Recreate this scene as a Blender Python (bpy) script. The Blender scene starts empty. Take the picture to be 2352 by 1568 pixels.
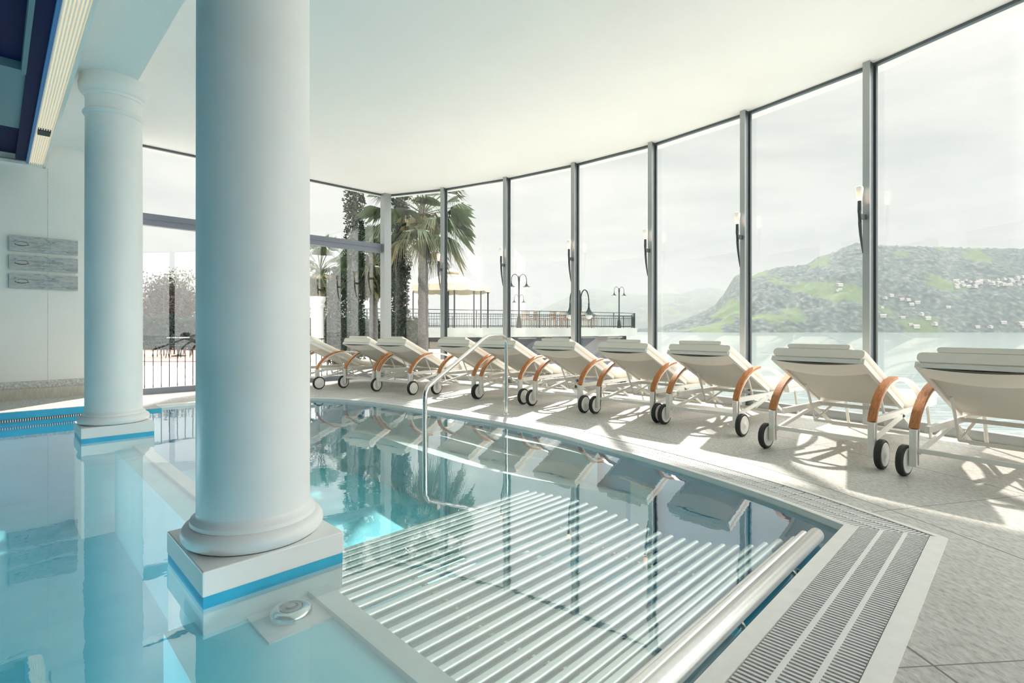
import bpy, bmesh, math, random
from mathutils import Vector, Matrix, noise
random.seed(7)
PI = math.pi; S = math.sqrt(.5)
scn = bpy.context.scene
COL = scn.collection
F_PX, VH, CU, CAMZ = 1190.0, 755.0, 1176.0, 1.0

def G(u, v, z=0.0):                       # where a line of sight meets the height z
    Y = F_PX*(CAMZ-z)/(v-VH); return Vector(((u-CU)/F_PX*Y, Y, z))
def P(u, v, Y):
    return Vector(((u-CU)/F_PX*Y, Y, CAMZ+(VH-v)/F_PX*Y))
def AB(a, b, z=0.0):                      # the building's own axes: a runs along the window wall, b across
    return Vector(((a+b)*S, (a-b)*S, z))

# ------------------------------------------------------------------ materials
def newmat(name):
    m = bpy.data.materials.new(name); m.use_nodes = True
    nt = m.node_tree; nt.nodes.clear()
    out = nt.nodes.new('ShaderNodeOutputMaterial'); return m, nt, out
def N(nt, t, **k):
    n = nt.nodes.new('ShaderNode'+t)
    for a, b in k.items(): setattr(n, a, b)
    return n
def ramp(nt, fac, stops):
    r = N(nt, 'ValToRGB'); cr = r.color_ramp
    while len(cr.elements) < len(stops): cr.elements.new(.5)
    for e, (p, c) in zip(cr.elements, stops): e.position = p; e.color = (*c, 1)
    nt.links.new(fac, r.inputs[0]); return r.outputs[0]
def coords(nt, scale=(1,1,1), rot=0, kind='Object'):
    t = N(nt, 'TexCoord'); mp = N(nt, 'Mapping')
    mp.inputs['Scale'].default_value = scale; mp.inputs['Rotation'].default_value = (0, 0, rot)
    nt.links.new(t.outputs[kind], mp.inputs[0]); return mp.outputs[0]
def pbr(name, col, rough=.5, metal=0, var=0, vscale=8, bump=0, bscale=60, spec=.5, emis=None, est=0, stretch=(1,1,1), trans=0):
    m, nt, out = newmat(name)
    b = N(nt, 'BsdfPrincipled')
    b.inputs['Base Color'].default_value = (*col, 1); b.inputs['Roughness'].default_value = rough
    b.inputs['Metallic'].default_value = metal; b.inputs['Specular IOR Level'].default_value = spec
    if var:
        n = N(nt, 'TexNoise'); n.inputs['Scale'].default_value = vscale; n.inputs['Detail'].default_value = 6
        nt.links.new(coords(nt, stretch), n.inputs['Vector'])
        c0 = tuple(max(0, c*(1-var)) for c in col); c1 = tuple(min(1, c*(1+var)) for c in col)
        nt.links.new(ramp(nt, n.outputs[0], [(.3, c0), (.7, c1)]), b.inputs['Base Color'])
    if bump:
        n = N(nt, 'TexNoise'); n.inputs['Scale'].default_value = bscale; n.inputs['Detail'].default_value = 4
        nt.links.new(coords(nt, stretch), n.inputs['Vector'])
        bp = N(nt, 'Bump'); bp.inputs['Strength'].default_value = bump; bp.inputs['Distance'].default_value = .01
        nt.links.new(n.outputs[0], bp.inputs['Height']); nt.links.new(bp.outputs[0], b.inputs['Normal'])
    if emis:
        b.inputs['Emission Color'].default_value = (*emis, 1); b.inputs['Emission Strength'].default_value = est
    if trans: b.inputs['Transmission Weight'].default_value = trans
    nt.links.new(b.outputs[0], out.inputs[0]); return m

M = {}
M['white'] = pbr('white_plaster', (.86,.86,.84), .55, var=.03, vscale=3)
M['ceiling'] = pbr('ceiling_paint', (.90,.89,.87), .7, var=.012, vscale=1.5)
M['column'] = pbr('column_paint', (.84,.85,.84), .42, var=.02, vscale=5, bump=.05, bscale=20)
M['beam'] = pbr('beam_plaster', (.82,.86,.86), .8, bump=.5, bscale=180)
M['wall'] = pbr('wall_panel', (.83,.83,.79), .6, var=.02, vscale=2)
M['wall_teal'] = pbr('teal_wall', (.13,.24,.27), .6)
M['trim_stone'] = pbr('speckled_stone', (.58,.57,.54), .6, var=.35, vscale=45, bump=.3)
M['beige'] = pbr('beige_stone', (.56,.52,.44), .5, var=.12, vscale=9, stretch=(1,8,1))
M['navy'] = pbr('navy_panel', (.003,.008,.055), .6, spec=.15)
M['brightblue'] = pbr('bright_blue_edge', (.02,.20,.50), .4)
M['teal'] = pbr('teal_grey_soffit', (.16,.26,.30), .7, bump=.4, bscale=150)
M['metal'] = pbr('anodised_grey', (.10,.12,.13), .38, .35)
M['metal_light'] = pbr('satin_aluminium', (.40,.42,.42), .35, .6)
M['metal_dark'] = pbr('dark_gasket', (.04,.05,.055), .5)
M['frame_blue'] = pbr('frame_grey_paint', (.20,.22,.27), .45)
M['steel'] = pbr('polished_steel', (.80,.79,.76), .16, 1)
M['tube'] = pbr('brushed_steel_tube', (.93,.93,.91), .30, .75, var=.03, vscale=60)
M['coping'] = pbr('coping_steel', (.80,.79,.76), .45, .25, var=.03, vscale=20)
M['slat'] = pbr('grating_slat', (.70,.70,.69), .5)
M['rib'] = pbr('grating_rib', (.80,.80,.79), .5)
M['gutter'] = pbr('gutter_channel', (.07,.075,.08), .7)
M['frame_w'] = pbr('lounger_white_metal', (.82,.80,.75), .38)
M['cushion'] = pbr('cushion_fabric', (.87,.81,.72), .85, bump=.15, bscale=400)
M['sling'] = pbr('sling_fabric', (.66,.63,.57), .9, bump=.15, bscale=500)
M['wood'] = pbr('warm_teak', (.52,.20,.065), .42, var=.35, vscale=22, stretch=(6,1,1))
M['rubber'] = pbr('black_rubber', (.022,.023,.025), .6)
M['wheelw'] = pbr('wheel_white', (.80,.80,.77), .4)
M['lamp_iron'] = pbr('green_black_iron', (.018,.028,.028), .7, spec=.15)
M['black'] = pbr('black_iron', (.02,.022,.025), .5)
M['lampglass'] = pbr('frosted_globe', (.85,.86,.80), .3)
M['canvas'] = pbr('cream_canvas', (.52,.47,.36), .8)
M['concrete'] = pbr('pale_concrete', (.34,.35,.32), .8, var=.12, vscale=.8)
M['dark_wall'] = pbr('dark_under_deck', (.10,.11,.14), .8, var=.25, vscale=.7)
M['rattan'] = pbr('rattan', (.24,.17,.12), .7, var=.2, vscale=20)
M['paving'] = pbr('outdoor_paving', (.42,.41,.39), .8, var=.08, vscale=1.2)
M['brick'] = pbr('red_paving', (.34,.20,.165), .85, var=.15, vscale=3)
M['road'] = pbr('pale_road', (.36,.36,.35), .8, var=.05, vscale=1)
M['bark'] = pbr('palm_bark', (.12,.11,.105), .9, var=.4, vscale=14, bump=.8, bscale=30, stretch=(1,1,4))
M['palm'] = pbr('palm_green', (.07,.105,.045), .5, var=.35, vscale=2)
M['palm_y'] = pbr('palm_yellow', (.17,.15,.065), .6, var=.3, vscale=2)
M['leaf'] = pbr('dark_leaf', (.025,.042,.025), .8, spec=.1, var=.5, vscale=1.6)
M['leaf2'] = pbr('brown_leaf', (.055,.045,.042), .9, spec=.05, var=.5, vscale=1.3)
M['leaf3'] = pbr('light_leaf', (.09,.11,.05), .9, spec=.05, var=.4, vscale=1.5)
M['hedge'] = pbr('hedge_leaf', (.03,.05,.045), .9, spec=.05, var=.5, vscale=1.5)
M['house'] = pbr('house_wall', (.42,.42,.41), .8)
M['roof'] = pbr('house_roof', (.34,.28,.26), .8)
M['board'] = None

# floor of the pool surround: flamed stone with joints concentric to the glass wall
def stone_floor():
    m, nt, out = newmat('deck_stone'); b = N(nt, 'BsdfPrincipled'); L = nt.links.new
    co = coords(nt)
    n1 = N(nt, 'TexNoise'); n1.inputs['Scale'].default_value = 55; n1.inputs['Detail'].default_value = 8; n1.inputs['Roughness'].default_value = .7
    mp = N(nt, 'Mapping'); mp.inputs['Rotation'].default_value = (0,0,PI/4); mp.inputs['Scale'].default_value = (1,.45,1); L(co, mp.inputs[0]); L(mp.outputs[0], n1.inputs['Vector'])
    n2 = N(nt, 'TexNoise'); n2.inputs['Scale'].default_value = 1.6; n2.inputs['Detail'].default_value = 4; L(co, n2.inputs['Vector'])
    c1 = ramp(nt, n1.outputs[0], [(.32, (.33,.32,.305)), (.5, (.55,.54,.515)), (.68, (.70,.69,.665))])
    c2 = ramp(nt, n2.outputs[0], [(.35, (.88,.87,.85)), (.65, (1,1,.99))])
    mx = N(nt, 'MixRGB', blend_type='MULTIPLY'); mx.inputs[0].default_value = 1; L(c1, mx.inputs[1]); L(c2, mx.inputs[2])
    # joints
    sep = N(nt, 'SeparateXYZ'); L(co, sep.inputs[0])
    def mth(op, a, b=None):
        q = N(nt, 'Math', operation=op)
        for i, x in enumerate((a, b)):
            if x is None: continue
            if isinstance(x, (int, float)): q.inputs[i].default_value = x
            else: L(x, q.inputs[i])
        return q.outputs[0]
    dx = mth('SUBTRACT', sep.outputs[0], -5.2); dy = mth('SUBTRACT', sep.outputs[1], 1.0)
    r = mth('SQRT', mth('ADD', mth('MULTIPLY', dx, dx), mth('MULTIPLY', dy, dy)))
    fr = mth('FRACT', mth('DIVIDE', mth('ADD', r, .35), 1.05)); j1 = mth('LESS_THAN', mth('ABSOLUTE', mth('SUBTRACT', fr, .5)), .004)
    th = mth('ARCTAN2', dy, dx); ft = mth('FRACT', mth('MULTIPLY', th, 6.0)); j2 = mth('LESS_THAN', mth('ABSOLUTE', mth('SUBTRACT', ft, .5)), .0022)
    j = mth('MAXIMUM', j1, j2)
    m2 = N(nt, 'MixRGB'); L(j, m2.inputs[0]); L(mx.outputs[0], m2.inputs[1]); m2.inputs[2].default_value = (.16,.155,.15,1)
    L(m2.outputs[0], b.inputs['Base Color']); b.inputs['Roughness'].default_value = .48
    bp = N(nt, 'Bump'); bp.inputs['Strength'].default_value = .25; bp.inputs['Distance'].default_value = .004; L(n1.outputs[0], bp.inputs['Height']); L(bp.outputs[0], b.inputs['Normal'])
    L(b.outputs[0], out.inputs[0]); return m
M['stone'] = stone_floor()

def tile_mat(name, c0, c1, rough=.35):
    m, nt, out = newmat(name); b = N(nt, 'BsdfPrincipled'); L = nt.links.new
    n = N(nt, 'TexNoise'); n.inputs['Scale'].default_value = 3.2; n.inputs['Detail'].default_value = 7; L(coords(nt), n.inputs['Vector'])
    L(ramp(nt, n.outputs[0], [(.35, c0), (.62, c1)]), b.inputs['Base Color']); b.inputs['Roughness'].default_value = rough
    L(b.outputs[0], out.inputs[0]); return m
M['pool'] = tile_mat('turquoise_basin', (.20,.76,.88), (.28,.82,.92))
M['poolsteel'] = tile_mat('pale_step_steel', (.62,.68,.68), (.74,.78,.77))
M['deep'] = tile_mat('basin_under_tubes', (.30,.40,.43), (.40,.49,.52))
M['poolside'] = tile_mat('blue_basin_wall', (.02,.36,.55), (.03,.42,.62))
M['bluetile'] = tile_mat('blue_tile_band', (.02,.38,.62), (.04,.48,.72))

def fresnel_sheet(name, tint, ior, rough=0, bump=None, refl=(1,1,1), base=0):
    """clear sheet: see-through head on, mirror-like at a grazing view, the same from both sides"""
    m, nt, out = newmat(name); L = nt.links.new
    t = N(nt, 'BsdfTransparent'); t.inputs[0].default_value = (*tint, 1)
    g = N(nt, 'BsdfGlossy'); g.inputs['Roughness'].default_value = rough; g.inputs[0].default_value = (*refl, 1)
    geo = N(nt, 'NewGeometry'); h = geo.outputs['Normal']
    if bump:
        h = None
        for sc, st, strch in bump:
            n = N(nt, 'TexNoise'); n.inputs['Scale'].default_value = sc; n.inputs['Detail'].default_value = 2
            L(coords(nt, strch), n.inputs['Vector'])
            bp = N(nt, 'Bump'); bp.inputs['Strength'].default_value = 1; bp.inputs['Distance'].default_value = st
            L(n.outputs[0], bp.inputs['Height'])
            if h: L(h, bp.inputs['Normal'])
            h = bp.outputs[0]
        L(h, g.inputs['Normal'])
    d = N(nt, 'VectorMath', operation='DOT_PRODUCT'); L(h, d.inputs[0]); L(geo.outputs['Incoming'], d.inputs[1])
    def mt(op, a, b=None, cl=False):
        q = N(nt, 'Math', operation=op); q.use_clamp = cl
        for i, x in enumerate((a, b)):
            if x is None: continue
            if isinstance(x, (int, float)): q.inputs[i].default_value = x
            else: L(x, q.inputs[i])
        return q.outputs[0]
    r0 = ((ior-1)/(ior+1))**2+base
    c = mt('SUBTRACT', 1, mt('ABSOLUTE', d.outputs['Value']), True)
    fac = mt('ADD', r0, mt('MULTIPLY', 1-r0, mt('POWER', c, 5)), True)
    mx = N(nt, 'MixShader'); L(fac, mx.inputs[0]); L(t.outputs[0], mx.inputs[1]); L(g.outputs[0], mx.inputs[2])
    L(mx.outputs[0], out.inputs[0]); return m
M['glass'] = fresnel_sheet('window_glass', (.99,.99,.985), 1.5, base=.004)
M['water'] = fresnel_sheet('pool_water', (.88,.98,.99), 1.33, bump=[(1.3, .0022, (1,1,1)), (14, .00022, (1,1,1))], base=.22)

def lake_mat():
    m, nt, out = newmat('lake_water'); L = nt.links.new
    b = N(nt, 'BsdfPrincipled'); b.inputs['Base Color'].default_value = (.17,.21,.21,1); b.inputs['Roughness'].default_value = .12
    b.inputs['Specular IOR Level'].default_value = .9
    n = N(nt, 'TexNoise'); n.inputs['Scale'].default_value = .9; n.inputs['Detail'].default_value = 5; L(coords(nt, (.35,1,1)), n.inputs['Vector'])
    bp = N(nt, 'Bump'); bp.inputs['Strength'].default_value = .9; bp.inputs['Distance'].default_value = .30
    L(n.outputs[0], bp.inputs['Height']); L(bp.outputs[0], b.inputs['Normal']); L(b.outputs[0], out.inputs[0]); return m
M['lake'] = lake_mat()

def hill_mat():
    m, nt, out = newmat('wooded_hill'); L = nt.links.new
    b = N(nt, 'BsdfPrincipled'); b.inputs['Roughness'].default_value = .95; b.inputs['Specular IOR Level'].default_value = .1
    co = coords(nt, (1,1,1))
    n1 = N(nt, 'TexNoise'); n1.inputs['Scale'].default_value = .008; n1.inputs['Detail'].default_value = 4; L(co, n1.inputs['Vector'])
    n2 = N(nt, 'TexNoise'); n2.inputs['Scale'].default_value = .12; n2.inputs['Detail'].default_value = 8; L(co, n2.inputs['Vector'])
    meadow = ramp(nt, n1.outputs[0], [(.56, (0,0,0)), (.60, (.8,.8,.8))])
    wood = ramp(nt, n2.outputs[0], [(.36, (.035,.052,.055)), (.54, (.075,.095,.09)), (.70, (.16,.165,.15))])
    mx = N(nt, 'MixRGB'); L(meadow, mx.inputs[0]); L(wood, mx.inputs[1]); mx.inputs[2].default_value = (.10,.145,.06,1)
    L(mx.outputs[0], b.inputs['Base Color']); L(b.outputs[0], out.inputs[0]); return m
M['hill'] = hill_mat()

def board_mat():
    m, nt, out = newmat('weathered_board'); L = nt.links.new
    b = N(nt, 'BsdfPrincipled'); b.inputs['Roughness'].default_value = .8
    n = N(nt, 'TexNoise'); n.inputs['Scale'].default_value = 9; n.inputs['Detail'].default_value = 8; n.inputs['Distortion'].default_value = 1.2
    L(coords(nt, (1,1,5)), n.inputs['Vector'])
    L(ramp(nt, n.outputs[0], [(.3, (.22,.25,.26)), (.45, (.42,.46,.47)), (.6, (.55,.55,.52)), (.72, (.46,.36,.32))]), b.inputs['Base Color'])
    bp = N(nt, 'Bump'); bp.inputs['Strength'].default_value = .5; bp.inputs['Distance'].default_value = .01; L(n.outputs[0], bp.inputs['Height']); L(bp.outputs[0], b.inputs['Normal'])
    L(b.outputs[0], out.inputs[0]); return m
M['board'] = board_mat()

# ------------------------------------------------------------------ mesh building
class MB:
    def __init__(s): s.v = []; s.f = []
    def add(s, vs, fs):
        o = len(s.v); s.v += [tuple(v) for v in vs]; s.f += [tuple(i+o for i in f) for f in fs]; return s
    def box(s, c, d, rz=0, ax=None):
        x, y, z = d[0]/2, d[1]/2, d[2]/2
        vs = [Vector((i*x, j*y, k*z)) for i in (-1,1) for j in (-1,1) for k in (-1,1)]
        if ax is None: R = Matrix.Rotation(rz, 3, 'Z')
        else: R = Matrix((ax[0], ax[1], ax[2])).transposed()
        return s.add([R @ v + Vector(c) for v in vs], [(0,1,3,2),(4,6,7,5),(0,4,5,1),(2,3,7,6),(0,2,6,4),(1,5,7,3)])
    def bar(s, p, q, w, h, up=(0,0,1)):
        p, q = Vector(p), Vector(q); d = (q-p); l = d.length
        if l < 1e-6: return s
        y = d/l; x = y.cross(Vector(up))
        if x.length < 1e-4: x = y.cross(Vector((1,0,0)))
        x.normalize(); z = x.cross(y); return s.box((p+q)/2, (w, l, h), ax=(x, y, z))
    def prism(s, poly, z0, z1):
        n = len(poly); vs = [(p[0], p[1], z0) for p in poly]+[(p[0], p[1], z1) for p in poly]
        return s.add(vs, [tuple(range(n))[::-1], tuple(range(n, 2*n))]+[(i, (i+1) % n, n+(i+1) % n, n+i) for i in range(n)])
    def lathe(s, prof, c=(0,0,0), n=40, axis='z', cap=True):
        vs = []; fs = []
        for r, z in prof:
            for i in range(n):
                t = 2*PI*i/n; p = Vector((r*math.cos(t), r*math.sin(t), z))
                if axis == 'x': p = Vector((p.z, p.x, p.y))
                vs.append(p+Vector(c))
        for j in range(len(prof)-1):
            for i in range(n): fs.append((j*n+i, j*n+(i+1) % n, (j+1)*n+(i+1) % n, (j+1)*n+i))
        if cap: fs += [tuple(range(n))[::-1], tuple(range((len(prof)-1)*n, len(prof)*n))]
        return s.add(vs, fs)
    def rings(s, rings, closed=False, cap=True):
        n = len(rings[0]); vs = [p for r in rings for p in r]; fs = []
        m = len(rings)
        for j in range(m if closed else m-1):
            k = (j+1) % m
            for i in range(n): fs.append((j*n+i, j*n+(i+1) % n, k*n+(i+1) % n, k*n+i))
        if cap and not closed: fs += [tuple(range(n))[::-1], tuple(range((m-1)*n, m*n))]
        return s.add(vs, fs)
    def tube(s, pts, r, n=8, up=(0,0,1), flat=None):
        pts = [Vector(p) for p in pts]; rs = r if isinstance(r, (list, tuple)) else [r]*len(pts); R = []
        prev = None
        for i, p in enumerate(pts):
            d = (pts[min(i+1, len(pts)-1)]-pts[max(i-1, 0)]).normalized()
            x = d.cross(Vector(up))
            if x.length < .05: x = prev or d.cross(Vector((1,0,0)))
            x = (x-d*x.dot(d)).normalized(); prev = x; z = x.cross(d)
            if flat: w, h = flat; R.append([p+x*a*w/2+z*b*h/2 for a, b in ((-1,-1),(1,-1),(1,1),(-1,1))])
            else: R.append([p+x*rs[i]*math.cos(2*PI*k/n)+z*rs[i]*math.sin(2*PI*k/n) for k in range(n)])
        return s.rings(R)
    def sphere(s, c, r, n=12, sz=1):
        return s.lathe([(max(1e-3, r*math.sin(PI*j/n)), -r*sz*math.cos(PI*j/n)) for j in range(n+1)], c, 2*n)
    def build(s, name, mat, parent=None, smooth=None, bevel=0):
        me = bpy.data.meshes.new(name); me.from_pydata(s.v, [], s.f); me.update()
        bm = bmesh.new(); bm.from_mesh(me); bmesh.ops.recalc_face_normals(bm, faces=bm.faces)
        if smooth is not None:
            for f in bm.faces: f.smooth = True
            for e in bm.edges:
                if len(e.link_faces) == 2 and e.calc_face_angle(0) > smooth: e.smooth = False
        bm.to_mesh(me); bm.free()
        me.materials.append(M[mat] if isinstance(mat, str) else mat)
        o = bpy.data.objects.new(name, me); COL.objects.link(o)
        if parent: o.parent = parent
        if bevel:
            b = o.modifiers.new('b', 'BEVEL'); b.width = bevel; b.segments = 2; b.limit_method = 'ANGLE'
        return o
SM = math.radians(40)
def tag(o, label, cat, group=None, kind=None):
    o['label'] = label; o['category'] = cat
    if group: o['group'] = group
    if kind: o['kind'] = kind
    return o
def struct(o, label=None, cat=None):
    o['kind'] = 'structure'
    if label: o['label'] = label
    if cat: o['category'] = cat
    return o
def empty(name, loc=(0,0,0), rz=0):
    o = bpy.data.objects.new(name, None); COL.objects.link(o); o.location = loc; o.rotation_euler = (0,0,rz); o.empty_display_size = .1; return o
def copy_tree(o, parent=None):
    c = o.copy(); COL.objects.link(c)
    if parent: c.parent = parent
    for ch in list(o.children): copy_tree(ch, c)
    return c
def smooth_curve(pts, n=8):
    pts = [Vector(p) for p in pts]; out = []
    for i in range(len(pts)-1):
        p0 = pts[max(i-1,0)]; p1 = pts[i]; p2 = pts[i+1]; p3 = pts[min(i+2, len(pts)-1)]
        for k in range(n):
            t = k/n; out.append(.5*((2*p1)+(p2-p0)*t+(2*p0-5*p1+4*p2-p3)*t*t+(3*p1-p0-3*p2+p3)*t**3))
    out.append(pts[-1]); return out

# ------------------------------------------------------------------ plan of the room
CZ = 3.8; BW = -9.55                                       # ceiling height; the straight window wall
corner = AB(5.807, BW)
mull = [corner.copy()]
for u, v in ((1022,434),(1167,410),(1324,377),(1502,331),(1717,259),(2003,149)):
    Y = F_PX*(CZ-1)/(VH-v); mull.append(Vector(((u-CU)/F_PX*Y, Y, 0)))
h = -66
for k in range(6):
    p = mull[-1]; mull.append(p+Vector((math.cos(math.radians(h)), math.sin(math.radians(h)), 0))*1.5); h -= 5.5
end = mull[-1]
room_cen = Vector((-2, 2, 0))
back_r = Vector((end.x, -5, 0)); A_BACK = -6.5; BL = -9.1
left_far = AB(A_BACK, BL); cb = Vector((left_far.x, -5, 0))

# ---- glass wall bays
def outn(a, b):
    d = (b-a).normalized(); n = Vector((-d.y, d.x, 0))
    if n.dot((a+b)/2-room_cen) < 0: n = -n
    return d, n
wins = [0]
def window_bay(a, b, z0=.0, z1=CZ, transom=None, mullion_at_b=True, wcol='metal', nm=None):
    wins[0] += 1; d, n = outn(a, b)
    e = empty('window_%d' % wins[0], a); struct(e)
    def loc(p): return p-a
    mid = (a+b)/2; L = (b-a).length; ang = math.atan2(d.y, d.x)
    fr = MB()
    fr.box(loc(mid)+Vector((0,0,z0+.045)), (L, .10, .09), ang); fr.build('bottom_frame', 'frame_blue' if transom else 'metal_light', e)
    fr = MB(); fr.box(loc(mid)+Vector((0,0,z1-.015)), (L, .05, .03), ang)
    fr.build('top_frame', wcol, e)
    g = MB()
    if transom:
        g.box(loc(mid)+Vector((0,0,(z0+.09+transom[0])/2)), (L-.02, .012, transom[0]-z0-.09), ang)
        g.build('glass_pane', 'glass', e)
        g = MB(); g.box(loc(mid)+Vector((0,0,(transom[1]+z1-.04)/2)), (L-.02, .012, z1-.04-transom[1]), ang); g.build('glass_pane', 'glass', e)
        t = MB(); t.box(loc(mid)+Vector((0,0,(transom[0]+transom[1])/2)), (L, .10, transom[1]-transom[0]), ang)
        t.box(loc(mid)-n*.055+Vector((0,0,(transom[0]+transom[1])/2+.01)), (L, .02, .02), ang); t.build('transom_bar', 'frame_blue', e)
    else:
        g.box(loc(mid)+Vector((0,0,(z0+.09+z1-.04)/2)), (L-.02, .012, z1-z0-.13), ang); g.build('glass_pane', 'glass', e)
    if mullion_at_b:
        mb = MB(); q = loc(b)
        mb.box(q-n*.045+Vector((0,0,(z0+z1)/2)), (.055, .15, z1-z0), ang); mb.build('mullion', wcol, e)
        mc = MB(); mc.box(q-n*.124+Vector((0,0,(z0+z1)/2)), (.068, .012, z1-z0), ang); mc.build('mullion_cover', 'metal_light', e)
        md = MB()
        for sg in (-1, 1): md.box(q+d*sg*.036+Vector((0,0,(z0+z1)/2)), (.02, .04, z1-z0), ang)
        md.build('gasket', 'metal_dark', e)
    return e
for i in range(len(mull)-1): window_bay(mull[i], mull[i+1])
TR = (2.58, 2.76)
window_bay(AB(3.3, BW), corner, transom=TR)
window_bay(AB(.75, BW), AB(3.3, BW), transom=TR)
# corner post
cp = MB(); cp.box(corner+Vector((.02,-.08,CZ/2)), (.16,.16,CZ), PI/4); struct(cp.build('trim_1', 'metal_light'))

# ---- ceiling
front = [Vector(p) for p in mull]
def offs(p, d=.25): q = (p-room_cen); q.z = 0; return p+q.normalized()*d
ceil_poly = [AB(.96, BW-.25)] + [offs(p) for p in mull] + [Vector((end.x+.2, -5.2, 0)), Vector((-3.0, -5.2, 0)), AB(1.0, -1.5)]
# keep the ceiling right of the beam: it ends along the beam's line a = 1.0
ceil_poly = [AB(.96, BW-.25)] + [offs(p) for p in mull] + [offs(AB(1.0, (end.x-end.y)*S+.6))]
c = MB(); c.prism([(p.x, p.y) for p in ceil_poly], CZ, CZ+.35); struct(c.build('ceiling', 'ceiling'))
# shadow gap under the ceiling edge
# ---- beam on the columns
ZB = 3.41
b = MB(); b.prism([tuple(AB(a_, b_)[:2]) for a_, b_ in ((.535, BL+.0), (.99, BL+.0), (.99, 8), (.535, 8))], ZB, CZ+.3)
struct(b.build('trim_2', 'beam'), 'pale plaster beam carried by the white columns', 'beam')
# upper left lowered ceiling with coffers
ZS = 3.1
def abox(m, a0, a1, b0, b1, z0, z1): m.prism([tuple(AB(*q)[:2]) for q in ((a0,b0),(a1,b0),(a1,b1),(a0,b1))], z0, z1); return m
cof = empty('ceiling_left', AB(0, -6, ZS)); struct(cof)
def cpart(name, mat, *boxes):
    m = MB()
    for bx in boxes: abox(m, *bx)
    o = m.build(name, mat); o.parent = cof; o.matrix_parent_inverse = Matrix.Translation(-cof.location); return o
cpart('recess_panel', 'navy', (-6.5, .55, BL, 8, 3.72, 3.8))
cpart('cross_panel', 'teal', (-6.5, .20, -7.68, -5.93, ZS+.05, ZS+.2))
cpart('cross_panel', 'teal', (-6.5, .20, -4.2, -3.4, ZS+.05, ZS+.2))
cpart('navy_panel', 'navy', (-6.5,.26, BL, -7.68, ZS+.12, ZS+.16), (-6.5,.16,-5.93,-4.2, ZS+.12, ZS+.16), (-6.5,.16,-3.4,6, ZS+.12, ZS+.16))
cpart('edge_strip', 'teal', (.16,.19,-5.93,6, ZS+.02, ZS+.2))
cpart('navy_band', 'navy', (.19,.29,-9.0,6, ZS+.03, ZS+.1))
cpart('blue_edge', 'brightblue', (.285,.31,-9.0,6, ZS-.005, ZS+.14))
cpart('outer_edge', 'white', (.45,.475,-9.08,6, ZS-.01, ZS+.5), (-6.5,.475,-9.1,-9.05, ZS-.01, ZS+.03))
# ribbed diffuser strip
ds = MB(); abox(ds, .31, .45, -9.0, 6, ZS+.02, ZS+.05)
dif = ds.build('light_diffuser', pbr('diffuser_back', (.56,.52,.42), .5, emis=(1,.86,.62), est=.30)); dif.parent = cof; dif.matrix_parent_inverse = Matrix.Translation(-cof.location)
rb = MB(); y = -9.0
for k in range(7): abox(rb, .315+k*.0195, .324+k*.0195, -9.0, 3, ZS, ZS+.022)
rbo = rb.build('diffuser_ribs', pbr('diffuser_rib', (.86,.82,.72), .5, emis=(1,.90,.72), est=.12)); rbo.parent = cof; rbo.matrix_parent_inverse = Matrix.Translation(-cof.location)
sp = MB(); abox(sp, .33, .43, -7.55, -7.38, ZS-.012, ZS+.02)
o = sp.build('spotlight', 'black'); tag(o, 'small black spotlight set in the ribbed ceiling strip at upper left', 'spotlight')

# ---- left wall, its stone foot, the walls behind the camera
w = MB(); abox(w, A_BACK, 1.3, BL-.45, BL, -.1, CZ+.3); struct(w.build('wall_left', 'wall'))
j = MB(); 
for aa in (-.55, .50): abox(j, aa-.002, aa+.002, BL-.01, BL+.0015, .3, ZS)
struct(j.build('trim_3', 'trim_stone'))
w = MB(); abox(w, A_BACK-.2, A_BACK, BL-.4, 8, -.1, CZ+.3); struct(w.build('wall_back', 'wall_teal'))
w = MB(); w.box(((end.x-14)/2, -5.1, CZ/2), (end.x+16, .2, CZ+.4)); struct(w.build('wall_rear', 'wall_teal'))
for yy in ((end.y, (end.y-5)/2), ((end.y-5)/2, -5)): window_bay(Vector((end.x, yy[0], 0)), Vector((end.x, yy[1], 0)))
POOLB = -7.76
t = MB(); abox(t, A_BACK, 1.3, BL, BL+.02, .24, .33); abox(t, A_BACK, 1.3, BL+.02, POOLB, .0, .105); struct(t.build('baseboard_left', 'trim_stone'))
t = MB(); abox(t, A_BACK, 1.3, BL+.0, BL+.10, .10, .24); struct(t.build('trim_4', 'beige'))

# ---- pool outline
edge_px = [(1933,1218),(1735,1141),(1500,1065),(1380,1031),(1278,1002),(1159,977),(1074,962),(972,945),(836,926),(712,919)]
ZW = -.03
edge = [G(u, v, ZW) for u, v in edge_px]
edge[0] = AB((edge[0].x+edge[0].y)*S, -.67, 0)
edge += [AB(2.7, -7.72), AB(2.1, -7.98), AB(1.5, -8.02)]
for p in edge: p.z = 0
ec = smooth_curve(edge, 6)
def poly_off(pts, d):
    out = []
    for i, p in enumerate(pts):
        t = (pts[min(i+1, len(pts)-1)]-pts[max(i-1, 0)]).normalized(); n = Vector((t.y, -t.x, 0))
        if n.dot(p-Vector((-2.5,2.5,0))) < 0: n = -n
        out.append(p+n*d)
    return out
ac = (edge[0].x+edge[0].y)*S
A0 = A_BACK
pool_poly = [AB(A0, -.67)]+ec+[AB(1.5, POOLB), AB(A0, POOLB)]
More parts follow.
